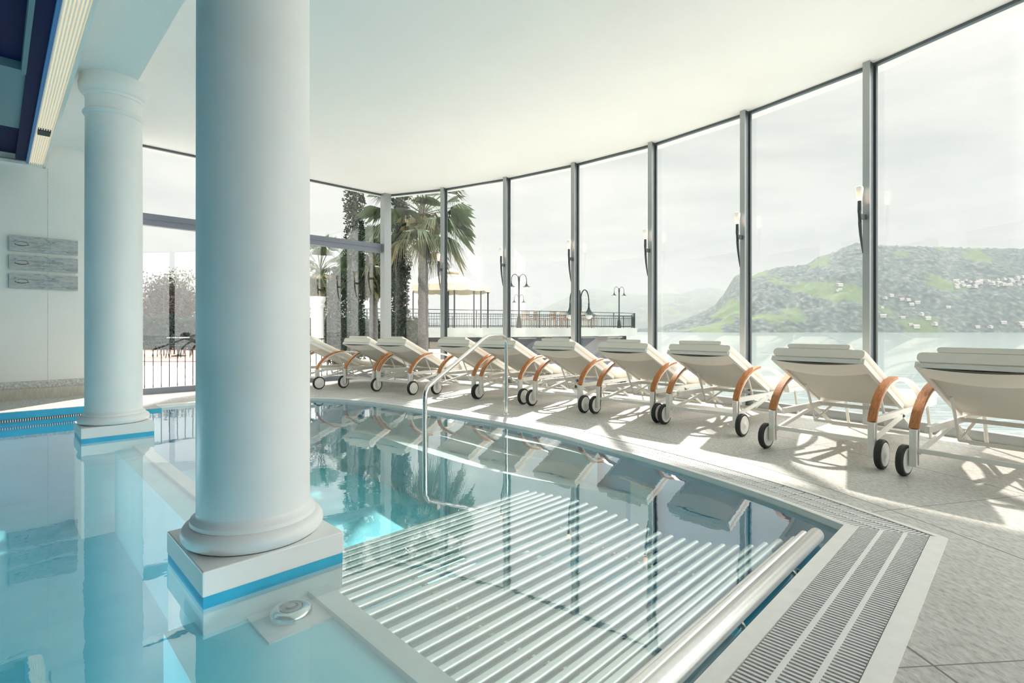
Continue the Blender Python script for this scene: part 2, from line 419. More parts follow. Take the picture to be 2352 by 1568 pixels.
# water
wm = MB(); n = len(pool_poly); wm.add([(p.x, p.y, ZW) for p in pool_poly], [tuple(range(n))])
tag(wm.build('pool_water', 'water'), 'clear still turquoise water filling the indoor pool', 'water', kind='stuff')
def strip_(pts, w_):
    m = MB(); o_ = poly_off(pts, -w_); n = len(pts)
    m.add([(p.x,p.y,-.034) for p in o_]+[(p.x,p.y,.003) for p in o_]+[(p.x,p.y,.003) for p in pts], [(i,i+1,n+i+1,n+i) for i in range(n-1)]+[(n+i,n+i+1,2*n+i+1,2*n+i) for i in range(n-1)]); return m
# basin
ZP = -.90
bs = empty('pool_basin', AB(-1, -4, ZP)); tag(bs, 'turquoise swimming pool basin with curved far side and pale ledge strip', 'swimming pool')
def ppart(mb, name, mat, **k):
    o = mb.build(name, mat, **k); o.parent = bs; o.matrix_parent_inverse = Matrix.Translation(-bs.location); return o
m_ = MB(); m_.prism([(p.x, p.y) for p in pool_poly], ZP-.1, ZP); ppart(m_, 'basin_floor', 'pool')
m_ = MB(); n = len(pool_poly)
pin = [p for p in pool_poly]
m_.add([(p.x, p.y, ZP) for p in pin]+[(p.x, p.y, -.002) for p in pin], [(i, (i+1) % n, n+(i+1) % n, n+i) for i in range(n)])
ppart(m_, 'basin_wall', 'poolside')
lip = strip_(ec, .006); ppart(lip, 'coping_lip', 'coping')
# blue upstand at the left wall with the overflow slot
m_ = MB(); abox(m_, A0, 1.1, POOLB-.02, POOLB+.012, -.3, .10); ppart(m_, 'tile_upstand', 'bluetile')
m_ = MB(); a_ = A0+4
while a_ < 1.05: abox(m_, a_, a_+.010, POOLB+.012, POOLB+.024, -.004, .024); a_ += .020
ppart(m_, 'overflow_grille', 'rib')
m_ = MB(); abox(m_, A0+4, 1.08, POOLB+.010, POOLB+.018, -.006, .026); ppart(m_, 'overflow_slot', 'gutter')
# low dividing ledge along the columns with pale strip and the bench beside it
m_ = MB(); abox(m_, .80, .965, BW+1.6, -.67, ZP, -.14); abox(m_, .45, .80, -2.3, -.67, ZP, -.14); ppart(m_, 'ledge', 'pool')
m_ = MB(); abox(m_, .945, 1.035, -7.6, -.67, ZP, -.115); ppart(m_, 'ledge_strip', 'poolsteel')
# basin zone below the tubes
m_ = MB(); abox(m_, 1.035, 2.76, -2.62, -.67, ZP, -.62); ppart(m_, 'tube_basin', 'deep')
# curved steps
STEPS = [(-.10, [(845,927),(908,947),(1025,967),(1158,1004),(1260,1024),(1330,1032),(1372,1034)]),
         (-.22, [(785,924),(833,947),(908,974),(1001,998),(1090,1023),(1173,1045),(1333,1068),(1440,1074),(1500,1072)]),
         (-.34, [(735,922),(783,957),(876,1004),(970,1036),(1080,1068),(1173,1090),(1330,1119),(1500,1143),(1608,1153),(1720,1162),(1830,1180)])]
def nearest(p):
    return min(range(len(ec)), key=lambda i: (ec[i]-Vector((p.x,p.y,0))).length)
for zt, pp in STEPS:
    q_ = len(pp)-1
    inn = smooth_curve([G(u, v, ZW if i in (0, q_) else ((zt+ZW)/2 if i in (1, q_-1) else zt)) for i, (u, v) in enumerate(pp)], 6)
    i0_, i1_ = nearest(inn[0]), nearest(inn[-1])          # ec runs from the right corner to the left
    inn = [p for p in inn if True]
    rim = [ec[i] for i in range(i1_, i0_+1)]
    n = len(inn); R0 = []
    for k in range(n):
        x = i0_+(i1_-i0_)*k/(n-1); j_ = min(int(x), len(ec)-2); R0.append(ec[j_].lerp(ec[j_+1], x-j_))
    m_ = MB(); vs = [(p.x,p.y,zt) for p in R0]+[(p.x,p.y,zt) for p in inn]+[(p.x,p.y,ZP-.02) for p in inn]
    m_.add(vs, [(i,i+1,n+i+1,n+i) for i in range(n-1)]+[(n+i,n+i+1,2*n+i+1,2*n+i) for i in range(n-1)]); ppart(m_, 'step', 'poolsteel')
    m_ = MB(); m_.tube([(p.x,p.y,zt+.002) for p in inn[2:-2]], .006, n=6, flat=(.022,.008)); ppart(m_, 'step_nosing', 'rib')

# ---- gutter grating round the pool
GW = .27
def strip(pts, d0, d1, z0, z1):
    a = poly_off(pts, d0) if d0 else pts; b_ = poly_off(pts, d1); n = len(pts)
    m = MB(); vs = []
    for p in a: vs += [(p.x,p.y,z0), (p.x,p.y,z1)]
    for p in b_: vs += [(p.x,p.y,z0), (p.x,p.y,z1)]
    fs = []
    for i in range(n-1):
        A, B_, = 2*i, 2*(i+1); C_, D_ = 2*n+2*i, 2*n+2*(i+1)
        fs += [(A+1,B_+1,D_+1,C_+1),(A,C_,D_,B_),(A,A+1,C_+1,C_)[:3]+(C_,) if 0 else (A,B_,B_+1,A+1),(C_,C_+1,D_+1,D_)]
    fs += [(0,1,2*n+1,2*n),(2*n-2,4*n-2,4*n-1,2*n-1)]
    m.add(vs, fs); return m
def resample(pts, step):
    out = [pts[0]]; acc = 0; res = [(pts[0], (pts[1]-pts[0]).normalized())]
    for i in range(len(pts)-1):
        a, b_ = pts[i], pts[i+1]; L = (b_-a).length
        if L < 1e-9: continue
        while acc+step <= L:
            acc += step; res.append((a+(b_-a)*acc/L, (b_-a)/L))
        acc -= L
    return res
def clip(o, p, d, keep):
    bm = bmesh.new(); bm.from_mesh(o.data); nn = Vector((-d.y, d.x, 0)).normalized()
    if nn.dot(keep-p) < 0: nn = -nn
    bmesh.ops.bisect_plane(bm, geom=bm.verts[:]+bm.edges[:]+bm.faces[:], plane_co=p, plane_no=-nn, clear_outer=True)
    bmesh.ops.holes_fill(bm, edges=[e for e in bm.edges if e.is_boundary], sides=8)
    bm.to_mesh(o.data); bm.free()
def grating(name, label, pts, inner_w, outer_w, step, GW=.27, cut=None, rw=.008):
    e = empty(name, pts[0]); tag(e, label, 'drain grating')
    def gp(m, nm, mat):
        o = m.build(nm, mat); clip(o, *cut); o.parent = e; o.matrix_parent_inverse = Matrix.Translation(-e.location); return o
    gp(strip(pts, 0, inner_w, -.05, .004), 'inner_edge', 'coping')
    gp(strip(pts, inner_w, inner_w+GW, -.055, -.03), 'channel', 'gutter')
    gp(strip(pts, inner_w+GW, inner_w+GW+outer_w, -.05, .006), 'outer_edge', 'coping')
    for k in (1, 2):
        c0 = inner_w+GW*k/3; gp(strip(pts, c0-rw, c0+rw, -.02, .0035), 'rib', 'rib')
    m = MB()
    for p, d in resample(pts, step):
        nn = Vector((d.y, -d.x, 0))
        if nn.dot(p-Vector((-2.5,2.5,0))) < 0: nn = -nn
        q0 = p+nn*(inner_w+.004); q1 = p+nn*(inner_w+GW-.004)
        m.bar((q0.x,q0.y,-.008), (q1.x,q1.y,-.008), step*.5, .02)
    gp(m, 'slats', 'slat'); return e
E1 = AB(3.206, -.275); ED = E1-ec[0]
right_pts = [AB(-4.0, -.67), AB(ac+.4, -.67)]
grating('gutter_grating', 'straight steel overflow grating along the near right pool edge', right_pts, .06, .065, .0195, .27, (ec[0], ED, AB(0, -.5)))
Tn = (ec[0]-ec[1]).normalized()
cpts = [ec[0]+Tn*.6, ec[0]+Tn*.3]+ec[:-14]
grating('gutter_grating', 'long curved steel overflow grating between far pool edge and deck', cpts, .03, .03, .0195, .24, (ec[0], ED, ec[20]), .004)
far_edge = poly_off(ec, .30)
# ---- deck
deck_in = [AB(A0, -.275), E1]+[q for q in far_edge[1:-14]]+[q for q in poly_off(ec, .0)[-13:]]+[AB(1.5, POOLB+.0), AB(1.3, POOLB-.0), AB(1.3, BL), AB(1.0, BL-.3), AB(1.0, BW)]
deck_out = list(reversed([Vector(p) for p in mull]))
outer = [Vector((end.x,-5,0)), ]
dk = MB()
poly = deck_in+[AB(1.3,BW)]+[p for p in mull]+[Vector((end.x, -5, 0)), AB(A0, 2.0)]
# triangulated with bmesh for a clean concave fill
bm = bmesh.new(); vs = [bm.verts.new((p.x, p.y, 0)) for p in poly]
es = [bm.edges.new((vs[i], vs[(i+1) % len(vs)])) for i in range(len(vs)) if (vs[i].co-vs[(i+1) % len(vs)].co).length > 1e-5]
bmesh.ops.triangle_fill(bm, edges=es, use_beauty=True)
for f in bm.faces: 
    if f.normal.z < 0: f.normal_flip()
me = bpy.data.meshes.new('floor'); bm.to_mesh(me); bm.free(); me.materials.append(M['stone'])
fl = bpy.data.objects.new('floor', me); COL.objects.link(fl); struct(fl)
# strip of white coping where the curved far edge runs without grating
tail = ec[-15:]
struct(strip(tail, -.0, .10, -.03, .006).build('trim_6', 'coping'))
# foundation below floor level
fd = MB(); fp = [AB(A0, BL-.4)]+[AB(1.3, BL-.4), AB(1.3, BW-.1)]+[offs(p, .1) for p in mull]+[Vector((end.x+.1, -5.1, 0))]
n = len(fp); fd.add([(p.x,p.y,-5.2) for p in fp]+[(p.x,p.y,-.02) for p in fp], [(i,(i+1) % n,n+(i+1) % n,n+i) for i in range(n)])
struct(fd.build('trim_7', 'concrete'))

# ------------------------------------------------------------------ columns
def column(name, label, ctr, zt=3.41):
    e = empty(name, (ctr.x, ctr.y, 0)); tag(e, label, 'column', 'round white columns standing in the pool')
    r = .228
    MB().box((0,0,.048), (.56,.56,.096), PI/4).build('plinth', 'column', e, bevel=.006)
    MB().box((0,0,-.022), (.552,.552,.044), PI/4).build('tile_band', 'bluetile', e)
    MB().box((0,0,-.49), (.55,.55,.892), PI/4).build('underwater_pier', 'poolsteel', e)
    pr = [(.262,.096)]
    for k in range(9):
        t = -PI/2+PI*k/8; pr.append((.250+.036*math.cos(t), .135+.039*math.sin(t)))
    pr += [(.252,.176),(.250,.192)]
    for k in range(5): t = PI/2*k/4; pr.append((.228+.022*(1-math.sin(t)), .192+.03*t/(PI/2)))
    MB().lathe(pr, n=72).build('torus_base', 'column', e, smooth=SM)
    MB().lathe([(r,.215),(r,1.2),(r*.995,2.2),(r*.985,3.06)], n=72).build('shaft', 'column', e, smooth=SM)
    q = r*.985
    pr = [(q,3.04),(q+.012,3.045),(q+.02,3.06),(q+.02,3.072),(q+.012,3.085),(q,3.09),(q,3.215),(q+.01,3.22),(q+.014,3.235)]
    for k in range(6): t = PI/2*k/5; pr.append((q+.014+.036*math.sin(t), 3.245+.055*(1-math.cos(t))))
    pr += [(q+.052,3.315),(q+.052,3.35),(q+.046,3.36),(q+.046,zt)]
    MB().lathe(pr, n=72).build('capital', 'column', e, smooth=SM)
    return e
column('column', 'large white round column nearest the viewer, on a square plinth in the water', AB(.826, -2.449))
column('column', 'farther white round column with moulded capital, in front of the left wall', AB(.834, -6.34))

# round underwater lamps, added out of view to brighten the pool
def pool_fill_lamp(a, b, nrm, lab, pw):
    e = empty('underwater_fill_lamp', AB(a, b, -.62)); tag(e, lab, 'lamp')
    ang = math.atan2(nrm.y, nrm.x); e.rotation_euler = (0, 0, ang)
    MB().lathe([(.10,.0),(.12,.004),(.12,.02),(.095,.026)], n=28, axis='x').build('fill_lamp_ring', 'steel', e, smooth=SM)
    MB().lathe([(.094,.006),(.090,.022),(.05,.03),(.002,.032)], n=28, axis='x').build('lens', pbr('fill_lamp_lens', (.9,.97,1), .3, emis=(.75,.95,1), est=3), e, smooth=SM)
    l = bpy.data.lights.new('underwater_fill_light', 'AREA'); l.shape = 'DISK'; l.size = .18; l.energy = pw; l.color = (.86,.98,1); l.spread = math.radians(125)
    o = bpy.data.objects.new('underwater_fill_light', l); COL.objects.link(o); o.location = AB(a, b, -.62)+nrm*.05; o.rotation_euler = (Vector(nrm)-Vector((0,0,.45))).to_track_quat('-Z', 'Y').to_euler()
d1 = Vector((S,S,0)); d2 = Vector((S,-S,0))
for a, b, nrm, lab in ((-.6,-.70,-d2,'added round fill lamp under water in the near pool wall, below the viewer'), (-2.6,-.70,-d2,'added round fill lamp under water in the near pool wall, behind the viewer'), (-4.6,-.70,-d2,'added round fill lamp under water at the far end of the near pool wall'),
                       (A0+.03,-2.4,d1,'added round fill lamp under water in the back pool wall, nearer one'), (A0+.03,-5.2,d1,'added round fill lamp under water in the back pool wall, farther one'), (-1.5,POOLB+.03,d2,'added round fill lamp under water below the left wall'), (-4.2,POOLB+.03,d2,'added round fill lamp under water below the left wall, far from the columns')):
    pool_fill_lamp(a, b, nrm, lab, 30)


# round water jet on the bench
j = empty('floor_jet', G(668, 1393, -.10)); j.location.z = -.14
tag(j, 'round polished steel floor jet beside the plinth of the near column', 'water jet')
MB().box((0,0,.004), (.26,.26,.008), PI/4).build('mounting_plate', 'poolsteel', j)
MB().lathe([(.080,.008),(.080,.024),(.072,.036),(.058,.042),(.046,.040),(.044,.030)], n=40).build('rim', 'steel', j, smooth=SM)
MB().lathe([(.040,.028),(.040,.040),(.028,.044),(.026,.036),(.020,.036),(.018,.046),(.002,.048)], n=32).build('nozzle', 'metal_light', j, smooth=SM)

# ------------------------------------------------------------------ tube bed
bed = empty('whirlpool_bed', AB(1.9, -1.7, -.2)); tag(bed, 'whirlpool lounging bed of parallel steel tubes under the water surface', 'pool bed')
prof = smooth_curve([(-2.62,-.205,0),(-2.2,-.17,0),(-1.9,-.185,0),(-1.62,-.215,0),(-1.35,-.205,0),(-1.06,-.15,0),(-.89,-.07,0),(-.80,-.03,0)], 12)
tubes = [p for p, d in resample(prof, .0765)]
T0, T1 = 1.07, 2.79
def badd(m, nm, mat, **k):
    o = m.build(nm, mat, smooth=SM, **k); o.parent = bed; o.matrix_parent_inverse = Matrix.Translation(-bed.location); return o
for k, p in enumerate(tubes):
    bb, zz = p.x, p.y; m_ = MB()
    q0, q1 = AB(T0, bb, zz), AB(T1, bb, zz); d = (q1-q0).normalized()
    m_.tube([q0, q0+d*.004, q1-d*.004, q1], [.012,.0185,.0185,.012], n=14); badd(m_, 'tube', 'tube')
m_ = MB(); q0, q1 = AB(.2, -.725, .012), AB(T1+.02, -.725, .012); d = (q1-q0).normalized()
m_.tube([q0, q0+d*.01, q1-d*.018, q1-d*.005, q1], [.024,.033,.033,.026,.012], n=28); badd(m_, 'headrest_tube', 'tube')
m_ = MB(); m_.tube([AB(.3, -.778, .0), AB(T1, -.778, .0)], .0185, n=20); badd(m_, 'tube', 'tube')
for av in (1.45, 2.45):
    m_ = MB(); m_.tube([AB(av, p.x, p.y-.045) for p in tubes], .012, n=8); badd(m_, 'cross_support', 'steel')
for av in (1.3, 1.85, 2.4):
    m_ = MB(); m_.tube([AB(av, -.735, -.01), AB(av, -.70, -.045), AB(av, -.672, -.05)], .010, n=8); badd(m_, 'bracket', 'steel')

# ------------------------------------------------------------------ handrail
p_deck = G(1163, 952, 0); p_wat = G(976, 1020, ZW)
hr = empty('handrail', p_deck); tag(hr, 'bent stainless steel handrail leading from the deck into the pool', 'handrail')
dv = (p_wat-p_deck); dv.z = 0
def hp(t, z): q = dv*t; return Vector((q.x, q.y, z))
path = [hp(0,0), hp(0,.5), hp(0,.84), hp(.02,.89), hp(.06,.918), hp(.12,.925), hp(.22,.925), hp(.29,.915), hp(.34,.89), hp(.66,.68), hp(.92,.515), hp(.975,.475), hp(.997,.42), hp(1,.36), hp(1,0), hp(1,-.45)]
ps = []
for i in range(len(path)-1):
    for k in range(3): ps.append(path[i].lerp(path[i+1], k/3))
ps.append(path[-1])
MB().tube(path, .021, n=16, up=dv.cross(Vector((0,0,1)))).build('rail_tube', 'steel', hr, smooth=SM)
MB().lathe([(.048,0),(.048,.008),(.040,.014),(.023,.016)], n=28).build('base_flange', 'steel', hr, smooth=SM)

# ------------------------------------------------------------------ loungers
def rrect(w, t, r=.02, n=3):
    pts = []
    for cx, cy, a0 in ((w/2-r, t/2-r, 0), (-w/2+r, t/2-r, PI/2), (-w/2+r, -t/2+r, PI), (w/2-r, -t/2+r, 1.5*PI)):
        for k in range(n+1): a = a0+PI/2*k/n; pts.append((cx+r*math.cos(a), cy+r*math.sin(a)))
    return pts
def pad(path, w, t, r, shrink=.02):
    R = []; n = len(path)
    for i, (y, z) in enumerate(path):
        a = Vector(path[max(i-1,0)]); b_ = Vector(path[min(i+1,n-1)]); d = (b_-a).normalized(); nn = Vector((-d.y, d.x))
        e = min(i, n-1-i); k = 1 if e > 1 else (.93 if e == 1 else .78)
        R.append([Vector((x*(1-.0*(1-k)), y+nn.x*q*k, z+nn.y*q*k)) for x, q in rrect(w-(0 if e > 1 else .012), t, r)])
    return MB().rings(R)
BK0 = Vector((.80, .37)); BK1 = Vector((-.075, .775)); BD = (BK1-BK0).normalized(); BN = Vector((BD.y, -BD.x))
if BN.y < 0: BN = -BN
BL_ = (BK1-BK0).length
def bk(s, n): q = BK0+BD*(BL_*s)+BN*n; return q      # along the backrest, out of its upper face
def make_lounger():
    e = empty('sun_lounger')
    W = .66
    fr = MB()
    for sx in (-1, 1): fr.bar((sx*.315, .10, .315), (sx*.315, 1.76, .315), .028, .045)
    for y in (.82, 1.25, 1.745): fr.bar((-.315, y, .315), (.315, y, .315), .025, .03)
    fr.build('seat_frame', 'frame_w', e)
    bf = MB()
    for sx in (-1, 1):
        p, q = bk(0, -.01), bk(1, -.01); bf.bar((sx*.315, p.x, p.y), (sx*.315, q.x, q.y), .028, .04)
    q = bk(.99, -.01); bf.bar((-.315, q.x, q.y), (.315, q.x, q.y), .03, .03)
    bf.build('backrest_frame', 'frame_w', e)
    # sling hanging in the backrest
    def sheet(s0, s1, sag, off, hang=0):
        vs = []; fs = []; nx, ny = 14, 10
        for i in range(nx+1):
            x = -.305+.61*i/nx; c_ = 1-(2*i/nx-1)**2
            for j_ in range(ny+1):
                t = j_/ny; s_ = s0+(s1-s0)*t - hang*c_*(1-t); q = bk(s_, off-sag*c_*math.sin(PI*min(1, .15+.7*(1-t))))
                vs.append((x, q.x, q.y))
        for i in range(nx):
            for j_ in range(ny): a = i*(ny+1)+j_; fs.append((a, a+1, a+ny+2, a+ny+1))
        return MB().add(vs, fs)
    sheet(.06, .98, .045, -.012).build('sling', 'sling', e, smooth=SM)
    sheet(.80, 1.0, .05, -.030, .035).build('head_flap', 'cushion', e, smooth=SM)
    # mattress
    path = [(bk(1.0,.045).x, bk(1.0,.045).y), tuple(bk(.985,.045)), tuple(bk(.95,.045)), tuple(bk(.6,.045)), tuple(bk(.3,.045)), tuple(bk(.1,.045)), (.86,.392), (.98,.375), (1.2,.372), (1.5,.372), (1.74,.372), (1.80,.372), (1.815,.372)]
    pad(path, W, .085, .03).build('mattress', 'cushion', e, smooth=SM)
    pp = [tuple(bk(s_, .100)) for s_ in (1.0,.99,.97,.90,.83,.79,.775)]
    pad(pp, .46, .045, .02).build('pillow', 'cushion', e, smooth=SM)
    # arms
    arch = [(0,.085),(0,.20),(.005,.30),(.04,.385),(.11,.465),(.21,.535),(.33,.58),(.47,.60),(.62,.60),(.78,.578),(.94,.53),(1.08,.46),(1.17,.38),(1.20,.31)]
    ac_ = smooth_curve([(0,y,z) for y, z in arch], 4)
    for sx in (-1, 1):
        ar = MB(); ar.tube([(sx*.355, p.y, p.z) for p in ac_], 0, up=(1,0,0), flat=(.024,.042)); arm = ar.build('arm', 'frame_w', e)
        lg = MB(); lg.box((sx*.355, 0, .20), (.042,.066,.25)); lg.build('wheel_leg', 'frame_w', e, bevel=.004)
        wp = [p for p in ac_ if p.z > .315 and p.y < .50]
        wo = []
        for i, p in enumerate(wp):
            d = (wp[min(i+1,len(wp)-1)]-wp[max(i-1,0)]).normalized(); nn = Vector((0,-d.z,d.y)); q = p+nn*.020; wo.append((sx*.355, q.y, q.z))
        MB().tube(wo, 0, up=(1,0,0), flat=(.020,.056)).build('wooden_armrest', 'wood', arm)['label'] = 'brown wooden strip on the arm'
        wh = MB(); wh.lathe([(.080,-.022),(.098,-.022),(.105,-.014),(.105,.014),(.098,.022),(.080,.022)], (sx*.412, 0, .105), 32, 'x')
        wl = wh.build('wheel', 'rubber', e, smooth=SM)
        hb = MB(); hb.lathe([(.085,-.0222),(.081,-.026),(.032,-.0245),(.026,-.028),(.018,-.031),(.003,-.032)], (sx*.412, 0, .105), 28, 'x', cap=False)
        hb.lathe([(.085,.0222),(.081,.026),(.032,.0245),(.026,.028),(.018,.031),(.003,.032)], (sx*.412, 0, .105), 28, 'x', cap=False)
        hb.build('wheel_disc', 'wheelw', wl, smooth=SM)
        ft = MB(); ft.tube([(sx*.33, 1.46, .31), (sx*.33, 1.56, .02), (sx*.33, 1.57, 0)], .014, n=8); ft.build('foot_leg', 'frame_w', e)
        br = MB(); q = bk(.42, -.02)
        br.tube([(sx*.27, q.x, q.y), (sx*.27, .60, .19), (sx*.27, .98, .29)], .011, n=8)
        br.build('backrest_strut', 'frame_w', e)
        b2 = MB(); b2.bar((sx*.335, .02, .17), (sx*.335, .78, .30), .02, .03); b2.bar((sx*.335, .72, .30), (sx*.335, 1.15, .09), .02, .03)
        b2.build('brace', 'frame_w', e)
    cb_ = MB(); cb_.bar((-.35, .0, .185), (.35, .0, .185), .022, .03); cb_.bar((-.335,1.15,.09),(.335,1.15,.09),.02,.025); cb_.bar((-.27,.60,.19),(.27,.60,.19),.02,.02)
    cb_.build('crossbar', 'frame_w', e)
    return e
base = make_lounger()
LG = [ # wheel axle centre x, y, angle of heading from +Y towards +X, label
 (-3.50, 8.86, 43, 'white sun lounger at the far left of the row, partly hidden by the near column'),
 (-2.517, 8.56, 34, 'second white sun lounger from the left, just right of the near column'),
 (-1.84, 8.08, 35, 'third white sun lounger from the left, in front of the glass corner post'),
 (-.83, 7.667, 38, 'white sun lounger seen behind the sloping part of the steel handrail'),
 (-.166, 7.147, 40, 'white sun lounger right behind the upright post of the handrail'),
 (.56, 6.465, 43, 'first white sun lounger fully to the right of the handrail'),
 (1.27, 5.83, 46, 'second white sun lounger fully right of the handrail, fourth from the right edge'),
 (1.875, 5.14, 49, 'third nearest white sun lounger, backrest under the mountain shoreline'),
 (2.39, 4.03, 52, 'second nearest white sun lounger, whole backrest in view at right'),
 (2.915, 3.20, 55, 'nearest white sun lounger, cut off by the right edge of the picture'),
]
lobjs = []
for i, (x, y, a, lab) in enumerate(LG):
    o = base if i == 0 else copy_tree(base)
    o.location = (x, y, 0); o.rotation_euler = (0,0,-math.radians(a)); tag(o, lab, 'sun lounger', 'white wheeled sun loungers along the glass wall'); lobjs.append(o)

# ------------------------------------------------------------------ torch sconces on the mullions
def make_sconce():
    e = empty('wall_torch')
    g = MB(); g.lathe([(.016,0),(.022,.01),(.034,.10),(.036,.125),(.032,.145),(.020,.152),(.002,.154)], n=20); g.build('torch_glass', M['torchglass'], e, smooth=SM)
    b_ = MB(); b_.tube([(0,0,0),(0,0,-.10),(0,.006,-.22),(0,.02,-.34),(0,.045,-.46),(0,.06,-.54)], [.017,.019,.017,.014,.010,.004], n=12); b_.build('torch_body', 'metal_dark', e, smooth=SM)
    k = MB(); k.bar((0,0,-.16),(0,.11,-.16),.025,.05); k.build('bracket', 'metal_dark', e)
    return e
mt, nt, out = newmat('torch_glass'); L = nt.links.new
bb = N(nt,'BsdfPrincipled'); bb.inputs['Base Color'].default_value = (.85,.84,.80,1); bb.inputs['Roughness'].default_value = .3
tc = N(nt,'TexCoord'); sx = N(nt,'SeparateXYZ'); L(tc.outputs['Generated'], sx.inputs[0])
L(ramp(nt, sx.outputs[2], [(.05,(1,.55,.32)),(.3,(1,.34,.14)),(.65,(.12,.10,.08)),(1,(0,0,0))]), bb.inputs['Emission Color']); bb.inputs['Emission Strength'].default_value = .9
L(bb.outputs[0], out.inputs[0]); M['torchglass'] = mt
sc0 = make_sconce()
slab = {1:'slim torch lamp beside the palm trunk on the first window post', 2:'slim torch lamp on the window post behind the handrail', 3:'black torch lamp on the window post by the bell shaped street lamp',
        4:'black torch lamp with glowing glass on the post left of the rocky hill', 5:'black glowing torch lamp, second nearest on the window posts', 6:'nearest black torch lamp with glowing frosted glass on window post at right'}
for i in range(1, 7):
    o = sc0 if i == 1 else copy_tree(sc0)
    d, n = outn(mull[i], mull[min(i+1, len(mull)-1)]); d2, n2 = outn(mull[i-1], mull[i]); n = (n+n2).normalized()
    q = mull[i]-n*.235+Vector((0,0,2.33)); o.location = q; o.rotation_euler = (0,0,math.atan2(n.y, n.x)-PI/2)
    tag(o, slab[i], 'wall lamp', 'torch lamps on the window posts')

# ------------------------------------------------------------------ signs on the left wall
def abw(a, z, off): return AB(a, BL+off, z)
sign_z = [(1.986,2.18),(1.752,1.938),(1.513,1.703)]
sl = ['top weathered driftwood sign of the three on the left wall', 'middle weathered driftwood sign of the three on the left wall', 'bottom weathered driftwood sign of the three on the left wall']
marks = [[(3,5),(4,4)], [(6,8),(4,7)], [(6,6),(4,5)]]
engr = pbr('engraving', (.10,.13,.14), .8); engr2 = pbr('engraving_pale', (.26,.30,.31), .8)
for k, (z0, z1) in enumerate(sign_z):
    a0, a1 = .135, .80; zc = (z0+z1)/2; hh = (z1-z0)/2
    e = empty('wall_sign', abw((a0+a1)/2, z0, .02), PI/4); tag(e, sl[k], 'sign', 'three wooden signs on the left wall')
    # board with a slightly worn outline: local x along the wall, y out of the wall negative
    rnd = random.Random(k); top = []; L_ = a1-a0; n = 24
    outl = [(-L_/2+L_*i/n, -.0+ (rnd.random()-.5)*.004) for i in range(n+1)]+[(L_/2-L_*i/n, 2*hh+(rnd.random()-.5)*.004) for i in range(n+1)]
    m_ = MB(); nn = len(outl); m_.add([(x, -.018, z) for x, z in outl]+[(x, .012, z) for x, z in outl], [tuple(range(nn)), tuple(range(nn, 2*nn))[::-1]]+[(i,(i+1)%nn,nn+(i+1)%nn,nn+i) for i in range(nn)])
    m_.build('board', 'board', e)
    # curled emblem
    lg = MB(); lg.tube([(-.215+.07*math.cos(t)*(1-.03*t), -.0195, hh+.034*math.sin(t)*(1-.03*t)) for t in [PI*1.02+i*.22 for i in range(26)]], .0028, n=5)
    lg.tube([(-.285+.14*i/8, -.0195, hh-.012-.012*math.sin(PI*i/8)) for i in range(9)], .0035, n=5)
    lg.build('emblem', engr, e)
    # rows of worn, hardly legible lettering
    for row, zz in enumerate((hh+.025, hh-.028)):
        x = -.12
        for word in marks[k][row % 2]:
            tx = MB()
            for c_ in range(word):
                hgt = .024; 
                tx.bar((x, -.019, zz-hgt/2), (x, -.019, zz+hgt/2), .0028, .002, up=(0,1,0))
                r_ = rnd.random()
                if r_ < .6: tx.bar((x, -.019, zz+hgt/2*(1 if r_ < .3 else 0)), (x+.012, -.019, zz+hgt/2*(1 if r_ < .3 else 0)), .0028, .002, up=(0,1,0))
                if r_ > .35: tx.bar((x+.011, -.019, zz-hgt/2), (x+.011, -.019, zz+hgt/2), .0028, .002, up=(0,1,0))
                x += .021
            tx.bar((x-.021*word, -.019, zz-.0155), (x-.008, -.019, zz-.0155), .002, .002, up=(0,1,0))
            x += .02; tx.build('lettering', engr2, e)

# ------------------------------------------------------------------ outdoors: ground, lake, hills
ZL = -5.0
m_ = MB(); m_.prism([(-4000,-300),(5000,-300),(5000,6000),(-4000,6000)], ZL-.5, ZL); tag(m_.build('lake', 'lake'), 'wide calm lake beyond the glass wall', 'lake', kind='stuff')
far = corner+Vector((-.1,.16,0))
gl = MB(); q = far-Vector((S,S,0))*16
gl.prism([(q.x,q.y),(-120,q.y),(-120,90),(-14,90),(-14,34),(-1.2,30),(-.6,11.2),(far.x,far.y)], -5.2, -.12); o = gl.build('ground', 'road'); struct(o)
sk = strip([Vector(p) for p in mull], .12, 1.1, -5.2, -.10); struct(sk.build('trim_8', 'paving'))
rp = MB(); rp.prism([(-60,17.5),(-6,17.5),(-6,36),(-60,36)], -.13, -.09); tag(rp.build('red_paving', 'brick'), 'strip of reddish paving outside the left window', 'paving')

